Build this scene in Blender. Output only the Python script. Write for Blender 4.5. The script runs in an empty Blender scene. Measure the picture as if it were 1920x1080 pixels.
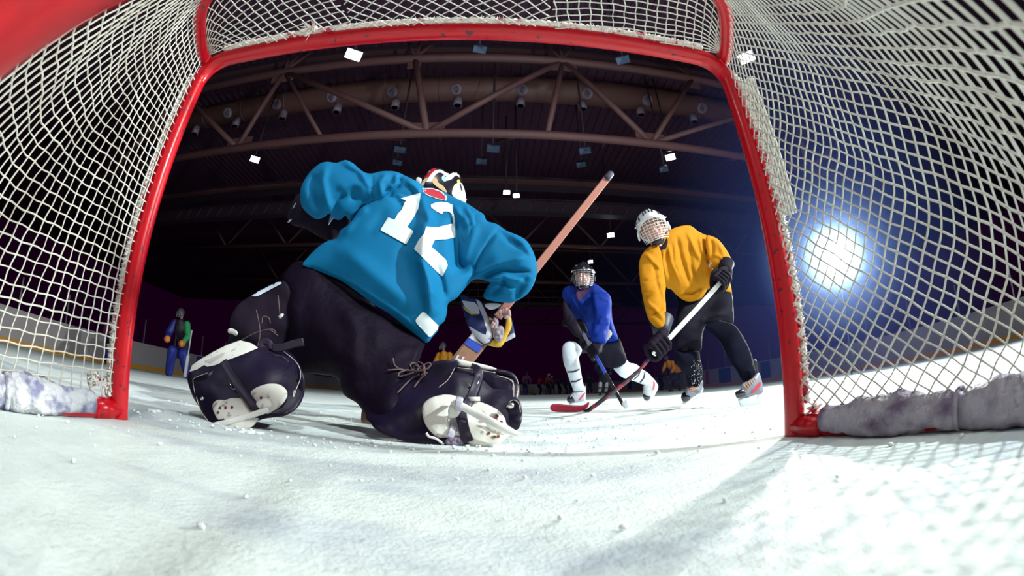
import bpy, bmesh, math, random
import numpy as np
from mathutils import Vector, Matrix, noise
from mathutils.geometry import delaunay_2d_cdt
from mathutils.bvhtree import BVHTree

random.seed(7); rng = np.random.default_rng(7)
scene = bpy.context.scene
COL = scene.collection

# ------------------------------------------------------------------ camera (diagonal fisheye lying inside the goal)
CAM = np.array([.124, -.8984, .1642]); YAW, PITCH, ROLL = -.0669, .2565, -.0049
LF, LK = 768.74, .0503
def _axes():
    cy, sy, cp, sp = math.cos(YAW), math.sin(YAW), math.cos(PITCH), math.sin(PITCH)
    f = np.array([-sy*cp, cy*cp, sp]); r0 = np.array([cy, sy, 0.]); u0 = np.cross(r0, f)
    cr, sr = math.cos(ROLL), math.sin(ROLL)
    return cr*r0 + sr*u0, -sr*r0 + cr*u0, f
RT, UP, FW = _axes()
cd = bpy.data.cameras.new('camera'); cam = bpy.data.objects.new('camera', cd); COL.objects.link(cam)
M = Matrix.Identity(4)
for i in range(3):
    M[i][0], M[i][1], M[i][2], M[i][3] = RT[i], UP[i], -FW[i], CAM[i]
cam.matrix_world = M
cd.type = 'PANO'
for tgt in (cd, getattr(cd, 'cycles', None)):
    if tgt is None: continue
    try:
        tgt.panorama_type = 'FISHEYE_LENS_POLYNOMIAL'
        tgt.fisheye_fov = math.radians(220)
        for i, k in enumerate((0., -6.93537890e-02, -1.11253889e-05, 4.60199674e-06, -1.12359503e-07)):
            setattr(tgt, f'fisheye_polynomial_k{i}', k)
    except Exception as ex:
        pass
cd.sensor_width = 36; cd.clip_start = .005; cd.clip_end = 300
cd.dof.use_dof = True; cd.dof.focus_distance = 2.2; cd.dof.aperture_fstop = 4.5; cd.lens = 15
scene.camera = cam

# ------------------------------------------------------------------ world, exposure
W = bpy.data.worlds.new('world'); scene.world = W; W.use_nodes = True
W.node_tree.nodes['Background'].inputs[0].default_value = (.50, .02, .50, 1)
W.node_tree.nodes['Background'].inputs[1].default_value = .013
vs = scene.view_settings
vs.view_transform = 'Standard'; vs.look = 'None'; vs.exposure = 0; vs.gamma = 1; vs.use_curve_mapping = False
scene.cycles.max_bounces = 5; scene.cycles.volume_bounces = 0
scene.cycles.use_denoising = True
scene.cycles.sample_clamp_indirect = 4

# ------------------------------------------------------------------ lights
def look_rot(p, t):
    return (Vector(t) - Vector(p)).to_track_quat('-Z', 'Y').to_euler()
def lamp(name, kind, p, t, energy, col, size=.5, angle=None, blend=.3):
    l = bpy.data.lights.new(name, kind); l.energy = energy; l.color = col
    if kind == 'AREA': l.shape = 'DISK'; l.size = size
    if kind == 'SPOT': l.shadow_soft_size = size; l.spot_size = math.radians(angle); l.spot_blend = blend
    if kind == 'POINT': l.shadow_soft_size = size
    o = bpy.data.objects.new(name, l); COL.objects.link(o); o.location = p; o.rotation_euler = look_rot(p, t)
    return o
STROBE = (7.75, 5.32, 2.62)
key = lamp('strobe_beam', 'SPOT', STROBE, (.6, .9, .3), 5000, (.93, 1, .97), .10, 110, .5)
# unseen fill lights added round the goal and over centre ice
lamp('fill_light_behind_goal', 'AREA', (.9, -2.6, 8.4), (.3, .6, .3), 450, (.92, 1, .98), 1.0)
lamp('fill_light_left', 'AREA', (-6.5, -2.5, 6.5), (-.3, .6, .4), 60, (.72, .78, 1), .8)
lamp('fill_light_right', 'AREA', (7., -1.6, 4.6), (0, .8, .7), 1050, (.88, 1, .98), .3)
lamp('fill_light_centre_ice', 'AREA', (2, 24, 9), (0, 26, 0), 130, (.75, .78, 1), 6)

# ------------------------------------------------------------------ pixel <-> place helpers for a photo of known lens
_t = np.linspace(0, 2.2, 4000); _r = 2*LF*np.sin(_t/2)*(1 + LK*_t*_t)
def rays(px, py):
    a = np.asarray(px, float) - 960; b = 540 - np.asarray(py, float); r = np.hypot(a, b) + 1e-9
    th = np.interp(r, _r, _t); s, c = np.sin(th), np.cos(th)
    return c[..., None]*FW + (s*a/r)[..., None]*RT + (s*b/r)[..., None]*UP
def at(px, py, Y):
    d = rays(px, py); return CAM + d*((Y - CAM[1])/d[..., 1])[..., None]
def atZ(px, py, Z):
    d = rays(px, py); return CAM + d*((Z - CAM[2])/d[..., 2])[..., None]
def px_of(P):
    d = np.asarray(P, float) - CAM; n = np.linalg.norm(d, axis=-1, keepdims=True); d = d/n
    x, y, z = d@RT, d@UP, d@FW; s = np.hypot(x, y) + 1e-12; th = np.arctan2(s, z)
    R = 2*LF*np.sin(th/2)*(1 + LK*th*th)
    return np.stack([960 + R*x/s, 540 - R*y/s], -1), n[..., 0]

# ------------------------------------------------------------------ materials
def mat(name, col, rough=.6, metal=0, spec=.5, emit=None, estr=0, sheen=0, coat=0, bump=None, var=None, alpha=None):
    m = bpy.data.materials.new(name); m.use_nodes = True; nt = m.node_tree; b = nt.nodes['Principled BSDF']
    b.inputs['Base Color'].default_value = (*col, 1); b.inputs['Roughness'].default_value = rough
    b.inputs['Metallic'].default_value = metal; b.inputs['Specular IOR Level'].default_value = spec
    b.inputs['Sheen Weight'].default_value = sheen; b.inputs['Coat Weight'].default_value = coat
    if emit: b.inputs['Emission Color'].default_value = (*emit, 1); b.inputs['Emission Strength'].default_value = estr
    tc = nt.nodes.new('ShaderNodeTexCoord')
    if bump:
        sc, st, dist = bump
        n = nt.nodes.new('ShaderNodeTexNoise'); n.inputs['Scale'].default_value = sc; n.inputs['Detail'].default_value = 4
        bu = nt.nodes.new('ShaderNodeBump'); bu.inputs['Strength'].default_value = st; bu.inputs['Distance'].default_value = dist
        nt.links.new(tc.outputs['Object'], n.inputs['Vector']); nt.links.new(n.outputs[0], bu.inputs['Height'])
        nt.links.new(bu.outputs[0], b.inputs['Normal'])
    if var:   # (scale, lo, hi, other colour, detail)
        sc, lo, hi, c2, det = var
        n = nt.nodes.new('ShaderNodeTexNoise'); n.inputs['Scale'].default_value = sc; n.inputs['Detail'].default_value = det
        r = nt.nodes.new('ShaderNodeMapRange'); r.inputs[1].default_value = lo; r.inputs[2].default_value = hi
        mx = nt.nodes.new('ShaderNodeMix'); mx.data_type = 'RGBA'
        mx.inputs[6].default_value = (*col, 1); mx.inputs[7].default_value = (*c2, 1)
        nt.links.new(tc.outputs['Object'], n.inputs['Vector']); nt.links.new(n.outputs[0], r.inputs[0])
        nt.links.new(r.outputs[0], mx.inputs[0]); nt.links.new(mx.outputs[2], b.inputs['Base Color'])
    return m
RED = mat('red_enamel', (.52, .002, .010), .30, coat=.25, spec=.4, var=(38, .635, .67, (.10, .012, .03), 3), bump=(30, .12, .003))
CORD = mat('net_cord', (.64, .62, .56), .9, bump=(400, .5, .001), var=(9, .4, .75, (.55, .50, .44), 2))
ROPE = mat('lacing_rope', (.88, .80, .74), .95, bump=(300, .6, .002), var=(22, .56, .62, (.55, .06, .10), 2))
ICEM = None
CANVAS = mat('white_canvas_skirt', (.56, .56, .60), .7, bump=(22, 1, .03), var=(20, .48, .62, (.20, .20, .34), 7))
CANVASG = mat('grey_canvas_skirt', (.46, .42, .48), .7, bump=(18, 1, .03), var=(14, .45, .68, (.16, .11, .19), 6))
STEEL = mat('steel', (.62, .62, .64), .25, 1)
CHROME = mat('chrome', (.85, .85, .88), .12, 1)
WHITE = mat('white_plastic', (.80, .80, .76), .35, coat=.2)
BLACKP = mat('black_plastic', (.012, .011, .016), .35)
BLACKF = mat('black_fabric', (.008, .003, .012), .8, spec=.2, bump=(60, .3, .004))
TRUSSM = mat('truss_paint', (.125, .052, .055), .6)
DUCTM = mat('duct_sheet', (.17, .078, .072), .5)
DARKM = mat('dark_steel', (.035, .018, .035), .7)

# ------------------------------------------------------------------ object helpers
def link(name, verts, faces, m, parent=None, smooth=True):
    me = bpy.data.meshes.new(name); me.from_pydata([tuple(map(float, v)) for v in verts], [], [tuple(map(int, f)) for f in faces])
    me.update()
    if smooth: me.polygons.foreach_set('use_smooth', [True]*len(me.polygons))
    if m: me.materials.append(m)
    o = bpy.data.objects.new(name, me); COL.objects.link(o)
    if parent is not None:
        o.parent = parent; o.matrix_parent_inverse = parent_inv(parent)
    return o
def parent_inv(p):
    m = p.matrix_basis.copy(); q = p
    while q.parent is not None:
        m = q.parent.matrix_basis @ (q.matrix_parent_inverse @ m) if False else (q.parent.matrix_basis @ q.matrix_parent_inverse @ m)
        q = q.parent
    return m.inverted()
def tag(o, label=None, cat=None, group=None, kind=None):
    if label: o['label'] = label
    if cat: o['category'] = cat
    if group: o['group'] = group
    if kind: o['kind'] = kind
    return o
def thing(name, label, cat, loc=(0, 0, 0), group=None):
    o = bpy.data.objects.new(name, None); COL.objects.link(o); o.location = [float(v) for v in loc]; o.empty_display_size = .1
    return tag(o, label, cat, group)

class MB:
    def __init__(s): s.v = []; s.f = []; s.n = 0
    def add(s, v, f):
        v = np.asarray(v, float); s.v.append(v); s.f += [tuple(i + s.n for i in q) for q in f]; s.n += len(v); return s
    def box(s, c, size, rot=None):
        x, y, z = np.array(size)/2
        v = np.array([[a*x, b*y, e*z] for a in (-1, 1) for b in (-1, 1) for e in (-1, 1)])
        if rot is not None: v = v @ np.array(rot).T
        return s.add(v + np.array(c), [(0, 1, 3, 2), (4, 6, 7, 5), (0, 4, 5, 1), (2, 3, 7, 6), (0, 2, 6, 4), (1, 5, 7, 3)])
    def tube(s, pts, r, sides=10, flat=1., facing=None, caps=True, closed=False):
        P = np.asarray(pts, float); n = len(P); r = np.asarray(r, float); R = np.interp(np.linspace(0, 1, n), np.linspace(0, 1, len(r)), r) if r.ndim and len(r) != n else np.broadcast_to(r, (n,))
        if closed: T = np.roll(P, -1, 0) - np.roll(P, 1, 0)
        else: T = np.gradient(P, axis=0)
        T /= np.linalg.norm(T, axis=1, keepdims=True) + 1e-12
        N = np.zeros_like(P)
        if facing is not None:
            fd = np.asarray(facing, float); fd = np.broadcast_to(fd, P.shape)
            N = fd - (fd*T).sum(1, keepdims=True)*T
        else:
            a = np.array([0, 0, 1.]) if abs(T[0][2]) < .9 else np.array([1., 0, 0])
            k = a - T[0]*(a@T[0]); N[0] = k/np.linalg.norm(k)
            for i in range(1, n):
                k = N[i-1] - T[i]*(N[i-1]@T[i]); N[i] = k/(np.linalg.norm(k) + 1e-12)
        N /= np.linalg.norm(N, axis=1, keepdims=True) + 1e-12
        B = np.cross(T, N)
        ang = np.linspace(0, 2*np.pi, sides, endpoint=False)
        V = P[:, None, :] + R[:, None, None]*(np.cos(ang)[None, :, None]*N[:, None, :]*flat + np.sin(ang)[None, :, None]*B[:, None, :])
        f = []
        for i in range(n if closed else n-1):
            a, b = i*sides, ((i+1) % n)*sides
            for j in range(sides):
                k = (j+1) % sides; f.append((a+j, a+k, b+k, b+j))
        if caps and not closed:
            f.append(tuple(range(sides-1, -1, -1))); f.append(tuple((n-1)*sides + j for j in range(sides)))
        return s.add(V.reshape(-1, 3), f)
    def ball(s, c, r, seg=12, ring=8, rot=None):
        r = np.broadcast_to(np.asarray(r, float), (3,)); v = [[0, 0, 1.]]
        for i in range(1, ring):
            t = math.pi*i/ring
            v += [[math.sin(t)*math.cos(2*math.pi*j/seg), math.sin(t)*math.sin(2*math.pi*j/seg), math.cos(t)] for j in range(seg)]
        v.append([0, 0, -1.]); v = np.array(v)*r
        if rot is not None: v = v @ np.array(rot).T
        f = [(0, 1+j, 1+(j+1) % seg) for j in range(seg)]
        for i in range(ring-2):
            a, b = 1+i*seg, 1+(i+1)*seg
            f += [(a+j, b+j, b+(j+1) % seg, a+(j+1) % seg) for j in range(seg)]
        a = 1+(ring-2)*seg; f += [(a+j, len(v)-1, a+(j+1) % seg) for j in range(seg)]
        return s.add(v + np.array(c), f)
    def cone(s, a, b, ra, rb, step=.5, seg=12):
        a, b = np.array(a, float), np.array(b, float); L = np.linalg.norm(b-a); n = max(2, int(L/(min(ra, rb)*step)) + 1)
        for t in np.linspace(0, 1, n): s.ball(a+(b-a)*t, ra+(rb-ra)*t, seg, 8)
        return s
    def build(s, name, m, parent=None, smooth=True):
        return link(name, np.concatenate(s.v), s.f, m, parent, smooth)

def spline(pts, n=40):
    P = np.asarray(pts, float)
    if len(P) < 3: return P[0] + (P[-1]-P[0])*np.linspace(0, 1, n)[:, None]
    Q = np.vstack([2*P[0]-P[1], P, 2*P[-1]-P[-2]]); out = []
    m = max(2, n//(len(P)-1))
    for i in range(1, len(Q)-2):
        t = np.linspace(0, 1, m, endpoint=False)[:, None]; a, b, c, d = Q[i-1], Q[i], Q[i+1], Q[i+2]
        out.append(.5*((2*b) + (-a+c)*t + (2*a-5*b+4*c-d)*t*t + (-a+3*b-3*c+d)*t**3))
    out.append(P[-1:]); return np.vstack(out)
def modif(o, voxel=None, smooth=0):
    if voxel: mo = o.modifiers.new('remesh', 'REMESH'); mo.mode = 'VOXEL'; mo.voxel_size = voxel; mo.use_smooth_shade = True
    if smooth: ms = o.modifiers.new('smooth', 'SMOOTH'); ms.iterations = smooth; ms.factor = .5
    dg = bpy.context.evaluated_depsgraph_get(); me = bpy.data.meshes.new_from_object(o.evaluated_get(dg))
    old = o.data; o.modifiers.clear(); mats = [m for m in old.materials]; o.data = me
    if not len(me.materials):
        for m in mats: me.materials.append(m)
    me.polygons.foreach_set('use_smooth', [True]*len(me.polygons)); me.name = o.name
    return o

# ------------------------------------------------------------------ setting: ice, hall
def ice():
    global ICEM
    m = bpy.data.materials.new('scraped_ice'); m.use_nodes = True; nt = m.node_tree; b = nt.nodes['Principled BSDF']; N = nt.nodes.new; L = nt.links.new
    tc = N('ShaderNodeTexCoord')
    def nz(sc, det, ve=None, rgh=.6):
        n = N('ShaderNodeTexNoise'); n.inputs['Scale'].default_value = sc; n.inputs['Detail'].default_value = det; n.inputs['Roughness'].default_value = rgh
        L(ve or tc.outputs['Object'], n.inputs['Vector']); return n.outputs[0]
    mp = N('ShaderNodeMapping'); mp.inputs['Scale'].default_value = (.5, 3.2, 1); mp.inputs['Rotation'].default_value = (0, 0, .12); L(tc.outputs['Object'], mp.inputs[0])
    streak = nz(1.3, 5, mp.outputs[0]); grain = nz(90, 6, None, .75); clump = nz(9, 6)
    r1 = N('ShaderNodeMapRange'); L(streak, r1.inputs[0]); r1.inputs[1].default_value = .47; r1.inputs[2].default_value = .60
    r2 = N('ShaderNodeMapRange'); L(clump, r2.inputs[0]); r2.inputs[1].default_value = .42; r2.inputs[2].default_value = .62
    mm = N('ShaderNodeMath'); mm.operation = 'MULTIPLY'; L(r1.outputs[0], mm.inputs[0]); mm.inputs[1].default_value = .55
    mx = N('ShaderNodeMix'); mx.data_type = 'RGBA'; mx.inputs[6].default_value = (.84, .92, .90, 1); mx.inputs[7].default_value = (.50, .56, .70, 1); L(mm.outputs[0], mx.inputs[0])
    mx2 = N('ShaderNodeMix'); mx2.data_type = 'RGBA'; mx2.inputs[7].default_value = (.88, .95, .93, 1); L(mx.outputs[2], mx2.inputs[6])
    m3 = N('ShaderNodeMath'); m3.operation = 'MULTIPLY'; L(r2.outputs[0], m3.inputs[0]); m3.inputs[1].default_value = .6; L(m3.outputs[0], mx2.inputs[0])
    L(mx2.outputs[2], b.inputs['Base Color'])
    rr = N('ShaderNodeMapRange'); L(r2.outputs[0], rr.inputs[0]); rr.inputs[3].default_value = .42; rr.inputs[4].default_value = .8; L(rr.outputs[0], b.inputs['Roughness'])
    b.inputs['Specular IOR Level'].default_value = .35
    ad = N('ShaderNodeMath'); ad.operation = 'MULTIPLY_ADD'; L(grain, ad.inputs[0]); ad.inputs[1].default_value = .5; L(clump, ad.inputs[2])
    bu = N('ShaderNodeBump'); bu.inputs['Strength'].default_value = 1; bu.inputs['Distance'].default_value = .013; L(ad.outputs[0], bu.inputs['Height']); L(bu.outputs[0], b.inputs['Normal'])
    ICEM = m
    # fine, gently lumpy sheet near the goal, coarse beyond: one mesh with graded spacing
    xs = np.concatenate([np.linspace(-26, -3, 24)[:-1], np.linspace(-3, 3.4, 330), np.linspace(3.4, 26, 24)[1:]])
    ys = np.concatenate([np.linspace(-8, -1.3, 8)[:-1], np.linspace(-1.3, 2.2, 240), np.linspace(2.2, 5, 50)[1:], np.linspace(5, 62, 40)[1:]])
    X, Y = np.meshgrid(xs, ys); Z = np.zeros_like(X)
    for i in range(len(ys)):
        if not -1.35 < ys[i] < 4: continue
        for j in range(len(xs)):
            x, y = xs[j], ys[i]
            if -3 < x < 3.4:
                v = Vector((x*5, y*5, 0)); a = noise.noise(v)*.5 + noise.noise(v*3.1)*.3 + noise.noise(v*9)*.22
                s = noise.noise(Vector((x*1.1+7, y*6+3, 1)))
                Z[i, j] = max(-.004, a*.0045 + max(0, s-.15)*.010)*min(1, (x+3)*2, (3.4-x)*2, (4-y))
    n, k = X.shape; V = np.stack([X, Y, Z], -1).reshape(-1, 3)
    F = [(i*k+j, i*k+j+1, (i+1)*k+j+1, (i+1)*k+j) for i in range(n-1) for j in range(k-1)]
    tag(link('floor', V, F, m), 'white scraped ice surface of the rink', None, None, 'structure')
ice()
# thrown-up snow crumbs lying around the crease
def crumbs():
    mb = MB(); sn = mat('loose_snow', (.88, .91, .92), .8, bump=(200, .6, .004))
    for c in range(900):
        q = rng.random()
        if q < .45: x, y = rng.uniform(-1.6, 1.9), rng.uniform(-.55, 1.6)
        elif q < .7: x, y = .45+rng.normal()*.35, .75+rng.normal()*.25
        elif q < .9: x, y = rng.uniform(-.9, .5), .28+rng.normal()*.07
        else: x, y = rng.uniform(1.3, 2.6), rng.uniform(.6, 2.2)
        r = min(.0052, abs(rng.normal())*.0024 + .001)
        mb.ball((x, y, r*.6+.002), (r*rng.uniform(.8, 1.6), r*rng.uniform(.8, 1.6), r*.8), 6, 4)
    for cx, cy, R_ in ((.70, 1.62, .035), (.82, 1.45, .03), (.62, 1.42, .025), (.95, 1.25, .022), (1.62, 1.75, .03), (.50, 1.1, .02), (-1.15, .35, .02), (-.62, .25, .022), (1.02, -.02, .014), (-.98, -.03, .014), (1.3, .9, .018)):
        for _ in range(9):
            x, y = cx + rng.normal()*R_*1.1, cy + rng.normal()*R_*.7; r = R_*rng.uniform(.3, .75); mb.ball((x, y, r*.12), (r*1.3, r, r*.42), 10, 6)
    tag(mb.build('snow_crumbs', sn), 'loose snow crumbs scattered over the ice round the crease', 'snow', None, 'stuff')
crumbs()

HX, HY, HZ = 27., 64., 14.6
hm = mat('hall_wall_paint', (.05, .035, .06), .9); cm = mat('roof_sheet', (.085, .030, .068), .85)
def slab(name, c, s, m, label): tag(MB().box(c, s).build(name, m, None, False), label, None, None, 'structure')
def roof():
    mb = MB(); mb.box((0, 28, HZ), (120, 74, .12))
    for x in np.arange(-20, 20, .45): mb.box((x, 30, HZ-.1), (.09, 60, .12))
    tag(mb.build('ceiling', cm, None, False), 'dark ribbed sheet roof of the arena', None, None, 'structure')
roof()

# ------------------------------------------------------------------ rink boards
def rink_path():
    X, Yf, r = 15.8, 47., 8.5; pts = [(-X, y) for y in np.arange(-6, Yf-r, 1.2)]
    pts += [(-X+r-r*math.cos(a), Yf-r+r*math.sin(a)) for a in np.linspace(0, math.pi/2, 14)]
    pts += [(x, Yf) for x in np.linspace(-X+r, X-r, 14)[1:-1]]
    pts += [(X-r+r*math.sin(a), Yf-r+r*math.cos(a)) for a in np.linspace(0, math.pi/2, 14)]
    pts += [(X, y) for y in np.arange(Yf-r, -6, -1.2)[1:]]
    return np.array(pts)
def boards():
    P = rink_path(); t = thing('rink_boards', 'white dasher boards with a yellow kick strip round the ice', 'boards', (0, 47, 0))
    T = np.gradient(P, axis=0); T /= np.linalg.norm(T, axis=1, keepdims=True); Nn = np.stack([T[:, 1], -T[:, 0]], 1)
    s = np.concatenate([[0], np.cumsum(np.linalg.norm(np.diff(P, axis=0), axis=1))])
    def wall(name, z0, z1, off, th, m, lo=None, hi=None):
        mb = MB(); sel = [i for i in range(len(P)) if (lo is None or s[i] >= lo) and (hi is None or s[i] <= hi)]
        if lo is not None:   # exact short strip
            ss = np.linspace(lo, hi, 3); Q = np.stack([np.interp(ss, s, P[:, 0]), np.interp(ss, s, P[:, 1])], 1); NN = np.stack([np.interp(ss, s, Nn[:, 0]), np.interp(ss, s, Nn[:, 1])], 1)
        else: Q, NN = P, Nn
        A = Q + NN*off; B = Q + NN*(off-th); k = len(Q)
        V = [(*A[i], z0) for i in range(k)] + [(*A[i], z1) for i in range(k)] + [(*B[i], z0) for i in range(k)] + [(*B[i], z1) for i in range(k)]
        F = []
        for i in range(k-1): F += [(i, i+1, k+i+1, k+i), (2*k+i, 3*k+i, 3*k+i+1, 2*k+i+1), (k+i, k+i+1, 3*k+i+1, 3*k+i)]
        return link(name, V, F, m, t, False)
    wall('panel', .19, 1.16, 0, .08, mat('board_white', (.38, .34, .36), .5, var=(.35, .45, .6, (.31, .28, .31), 3)))
    wall('kickplate', 0, .19, .012, .08, mat('kickplate_yellow', (.62, .30, .03), .5))
    wall('cap_rail', 1.16, 1.2, .03, .14, mat('cap_grey', (.40, .37, .40), .5))
    L = s[-1]; blue = mat('advert_blue', (.02, .04, .25), .5); redm = mat('advert_red', (.42, .02, .05), .5)
    # strips seen on the right side boards and far end
    def s_of(x, y): return s[np.argmin((P[:, 0]-x)**2 + (P[:, 1]-y)**2)]
    for px_, wd, mm, pxr in ((1359, 1.5, blue, 0), (1436, .9, blue, 0), (1326, .5, redm, 0), (1260, .6, redm, 0), (1292, .8, blue, 0), (1180, .7, blue, 0), (700, .5, redm, 0), (372, .5, blue, 0)):
        d = rays(px_, 700.); best = None
        k = np.linspace(5, 80, 3000); q = CAM[None, :2] + k[:, None]*d[None, :2]/np.hypot(d[0], d[1])
        dm = ((q[:, None, :] - P[None, :, :])**2).sum(2); i, j = np.unravel_index(np.argmin(dm), dm.shape)
        # refine along the path
        ss = np.linspace(max(0, s[j]-2), min(L, s[j]+2), 80); Q = np.stack([np.interp(ss, s, P[:, 0]), np.interp(ss, s, P[:, 1])], 1)
        az = np.arctan2(Q[:, 0]-CAM[0], Q[:, 1]-CAM[1]); sc_ = ss[np.argmin(abs(az-math.atan2(d[0], d[1])))]
        wall('advert_panel', .2, 1.15, .006, .004, mm, sc_-wd/2, sc_+wd/2)
    mb = MB()
    stm = mat('stanchion', (.28, .25, .30), .4, .6)
    for ss in np.arange(.6, L, 2.4):
        x, y = np.interp(ss, s, P[:, 0]), np.interp(ss, s, P[:, 1]); mb.box((x, y, 1.75), (.05, .05, 1.1))
    o = mb.build('glass_stanchions', stm, t, False); o['kind'] = 'stuff'; o.name = 'stanchion_row'
boards()

# ------------------------------------------------------------------ roof steel
def bar(name, a, b, r, m, parent): return MB().tube([a, b], r, 10).build(name, m, parent)
def near_truss():
    Y = 10.; t = thing('roof_truss', 'nearest brown tubular roof truss spanning above the goaltender', 'truss', (0, Y, 8.07))
    zl, zu = 8.1, 11.72
    bar('lower_chord', (-26.5, Y, zl-.1), (26.5, Y, zl+.22), .15, TRUSSM, t); bar('upper_chord', (-26.5, Y, zu-.25), (26.5, Y, zu+.3), .17, TRUSSM, t)
    def X(px_, py_): return float(at(px_, py_, Y)[0])
    U = {k: X(*q) for k, q in dict(a=(380, 172), b=(532, 142), c=(778, 116), d=(1056, 120), e=(1298, 148)).items()}
    D = {k: X(*q) for k, q in dict(a=(340, 302), p=(444, 282), q=(604, 262), r=(800, 256), s=(1026, 260), t=(1222, 272)).items()}
    zlf = lambda x: zl+.06+.006*x; zuf = lambda x: zu+.02+.0105*x
    def dg(x1, x2, r=.10, name='diagonal'): bar(name, (x1, Y, zuf(x1)), (x2, Y, zlf(x2)), r, TRUSSM, t)
    step = U['d']-U['b']
    dg(U['b'], D['p']); dg(U['b'], D['q'], .08); dg(U['b'], D['r'], .11); dg(U['c'], D['r'], .12, 'vertical'); dg(U['d'], D['r'], .11); dg(U['d'], D['s'], .10)
    dg(U['d'], D['t'], .11); dg(U['e'], D['t'], .1); dg(U['e']+5.4, D['t'], .1); dg(U['b']-5.4, D['p'], .1); dg(U['b']-5.4, D['p']-7.4); dg(U['e']+5.4, D['t']+7.4); dg(U['e']+10.8, D['t']+7.4)
    for k in 'bcde':
        MB().box((U[k], Y, zuf(U[k])-.32), (1.0 if k in 'bd' else .5, .05, .36)).build('gusset_plate', TRUSSM, t, False)
        for sx in (-.55, 0, .55): bar('hanger', (U[k]+sx, Y+.5, 13.2), (U[k], Y, zuf(U[k])+.1), .06, TRUSSM, t)
    for k in 'prt': MB().box((D[k], Y, zlf(D[k])+.26), (1.1, .05, .36)).build('gusset_plate', TRUSSM, t, False)
    for x in (-9, -4.2, -1.6, 1.4, 4, 6.8, 9.8): bar('rear_brace', (x, Y, zlf(x)), (x+rng.uniform(-1.3, 1.3), Y+3.6, 10.4), .06, TRUSSM, t)
near_truss()
def duct():
    Y = 13.6; c = at(900., 166., Y); z0 = float(c[2]); R = .62
    t = thing('air_duct', 'round brown ventilation duct with two rows of nozzles', 'duct', (0, Y, z0))
    MB().tube([(-26, Y, z0-.5), (0, Y, z0), (26, Y, z0+.45)], R, 28).build('duct_pipe', DUCTM, t)
    f = lambda x: z0 + (.019*x if x < 0 else .017*x)
    for x in np.arange(-20, 20, 2.55):
        MB().tube([(x-.03, Y, f(x)), (x+.03, Y, f(x))], R+.02, 28).build('seam', DUCTM, t)
    nm = mat('nozzle_grey', (.30, .22, .30), .4); dk = mat('nozzle_dark', (.02, .015, .02), .8)
    for q in ((421, 209), (512, 195), (615, 184), (731, 173), (854, 170), (981, 171), (1105, 178), (1220, 189), (1324, 206)):
        p = at(float(q[0]), float(q[1]), Y-R*.8); d = CAM-p; d /= np.linalg.norm(d); d = np.array([d[0]*.6, -.70, -.68]); d /= np.linalg.norm(d)
        mb = MB(); ctr = np.array([p[0], Y, f(p[0])]); p = ctr + d*R*.98
        o = MB().tube([p-d*.05, p+d*.04, p+d*.12, p+d*.12, p+d*.04], [.27, .27, .24, .14, .12], 20, caps=False).build('nozzle', nm, t)
        MB().ball(p+d*.0, .12, 12, 8).build('nozzle_throat', dk, o)
    for q in ((366, 248), (442, 232), (530, 218), (631, 210), (740, 202), (858, 199), (976, 200), (1093, 207), (1202, 214), (1302, 229)):
        p = at(float(q[0]), float(q[1]), Y); x = p[0]; z = f(x)-R
        MB().tube([(x, Y, z+.06), (x, Y, z-.42), (x, Y, z-.42), (x, Y, z-.3)], [.2, .2, .15, .14], 16).build('down_spout', nm, t)
duct()
def roof_beams():
    # one plate girder and further trusses fading into the dark
    for Y, z, h, lb in ((11.6, 13.7, .5, 'brown box beam just under the roof above the nearest truss'), (17.5, 10.5, .45, 'brown beam crossing below the round duct'), (19., 9.9, .7, 'ribbed catwalk beam crossing behind the nearest truss')):
        t = thing('roof_beam', lb, 'beam', (0, Y, z)); MB().box((0, Y, z), (53, .35, h)).build('web', TRUSSM if Y < 18 else DARKM, t, False)
        MB().box((0, Y, z+h/2), (53, .6, .06)).build('flange', DARKM, t, False); MB().box((0, Y, z-h/2), (53, .6, .06)).build('flange', DARKM, t, False)
        if Y > 18:
            mb = MB()
            for x in np.arange(-20, 20, .9): mb.tube([(x-.2, Y-.22, z-h/2), (x+.2, Y-.22, z+h/2)], .03, 5)
            o = mb.build('rib_row', TRUSSM, t); o['kind'] = 'stuff'
    lbs = ('second roof truss, dim behind the duct', 'third roof truss, dim in mid hall', 'fourth roof truss, nearly lost in the dark', 'farthest roof truss near the end wall')
    for i, Y in enumerate((24., 33., 43., 54.)):
        t = thing('roof_truss', lbs[i], 'truss', (0, Y, 9)); zl, zu = 9.6, 12.6
        bar('lower_chord', (-26.5, Y, zl), (26.5, Y, zl), .14, TRUSSM, t); bar('upper_chord', (-26.5, Y, zu), (26.5, Y, zu), .14, TRUSSM, t)
        mb = MB()
        for x in np.arange(-22, 22, 5.4): mb.tube([(x, Y, zu), (x+2.7, Y, zl)], .09, 6); mb.tube([(x+2.7, Y, zl), (x+5.4, Y, zu)], .09, 6)
        mb.build('web_bracing', TRUSSM, t)
    t = thing('catwalk', 'dark square service walkway hung from the roof', 'catwalk', (0, 40, 8.8))
    MB().box((1.5, 40, 9.2), (26, .5, .3)).build('deck', DARKM, t, False)
    for x in np.arange(-11, 15, 2.6): MB().box((x, 40, 11.9), (.12, .3, 5.2)).build('hanger', DARKM, t, False)
    for z in (9.9, 10.6): MB().box((1.5, 39.8, z), (26, .08, .08)).build('rail', TRUSSM, t, False)
roof_beams()

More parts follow.
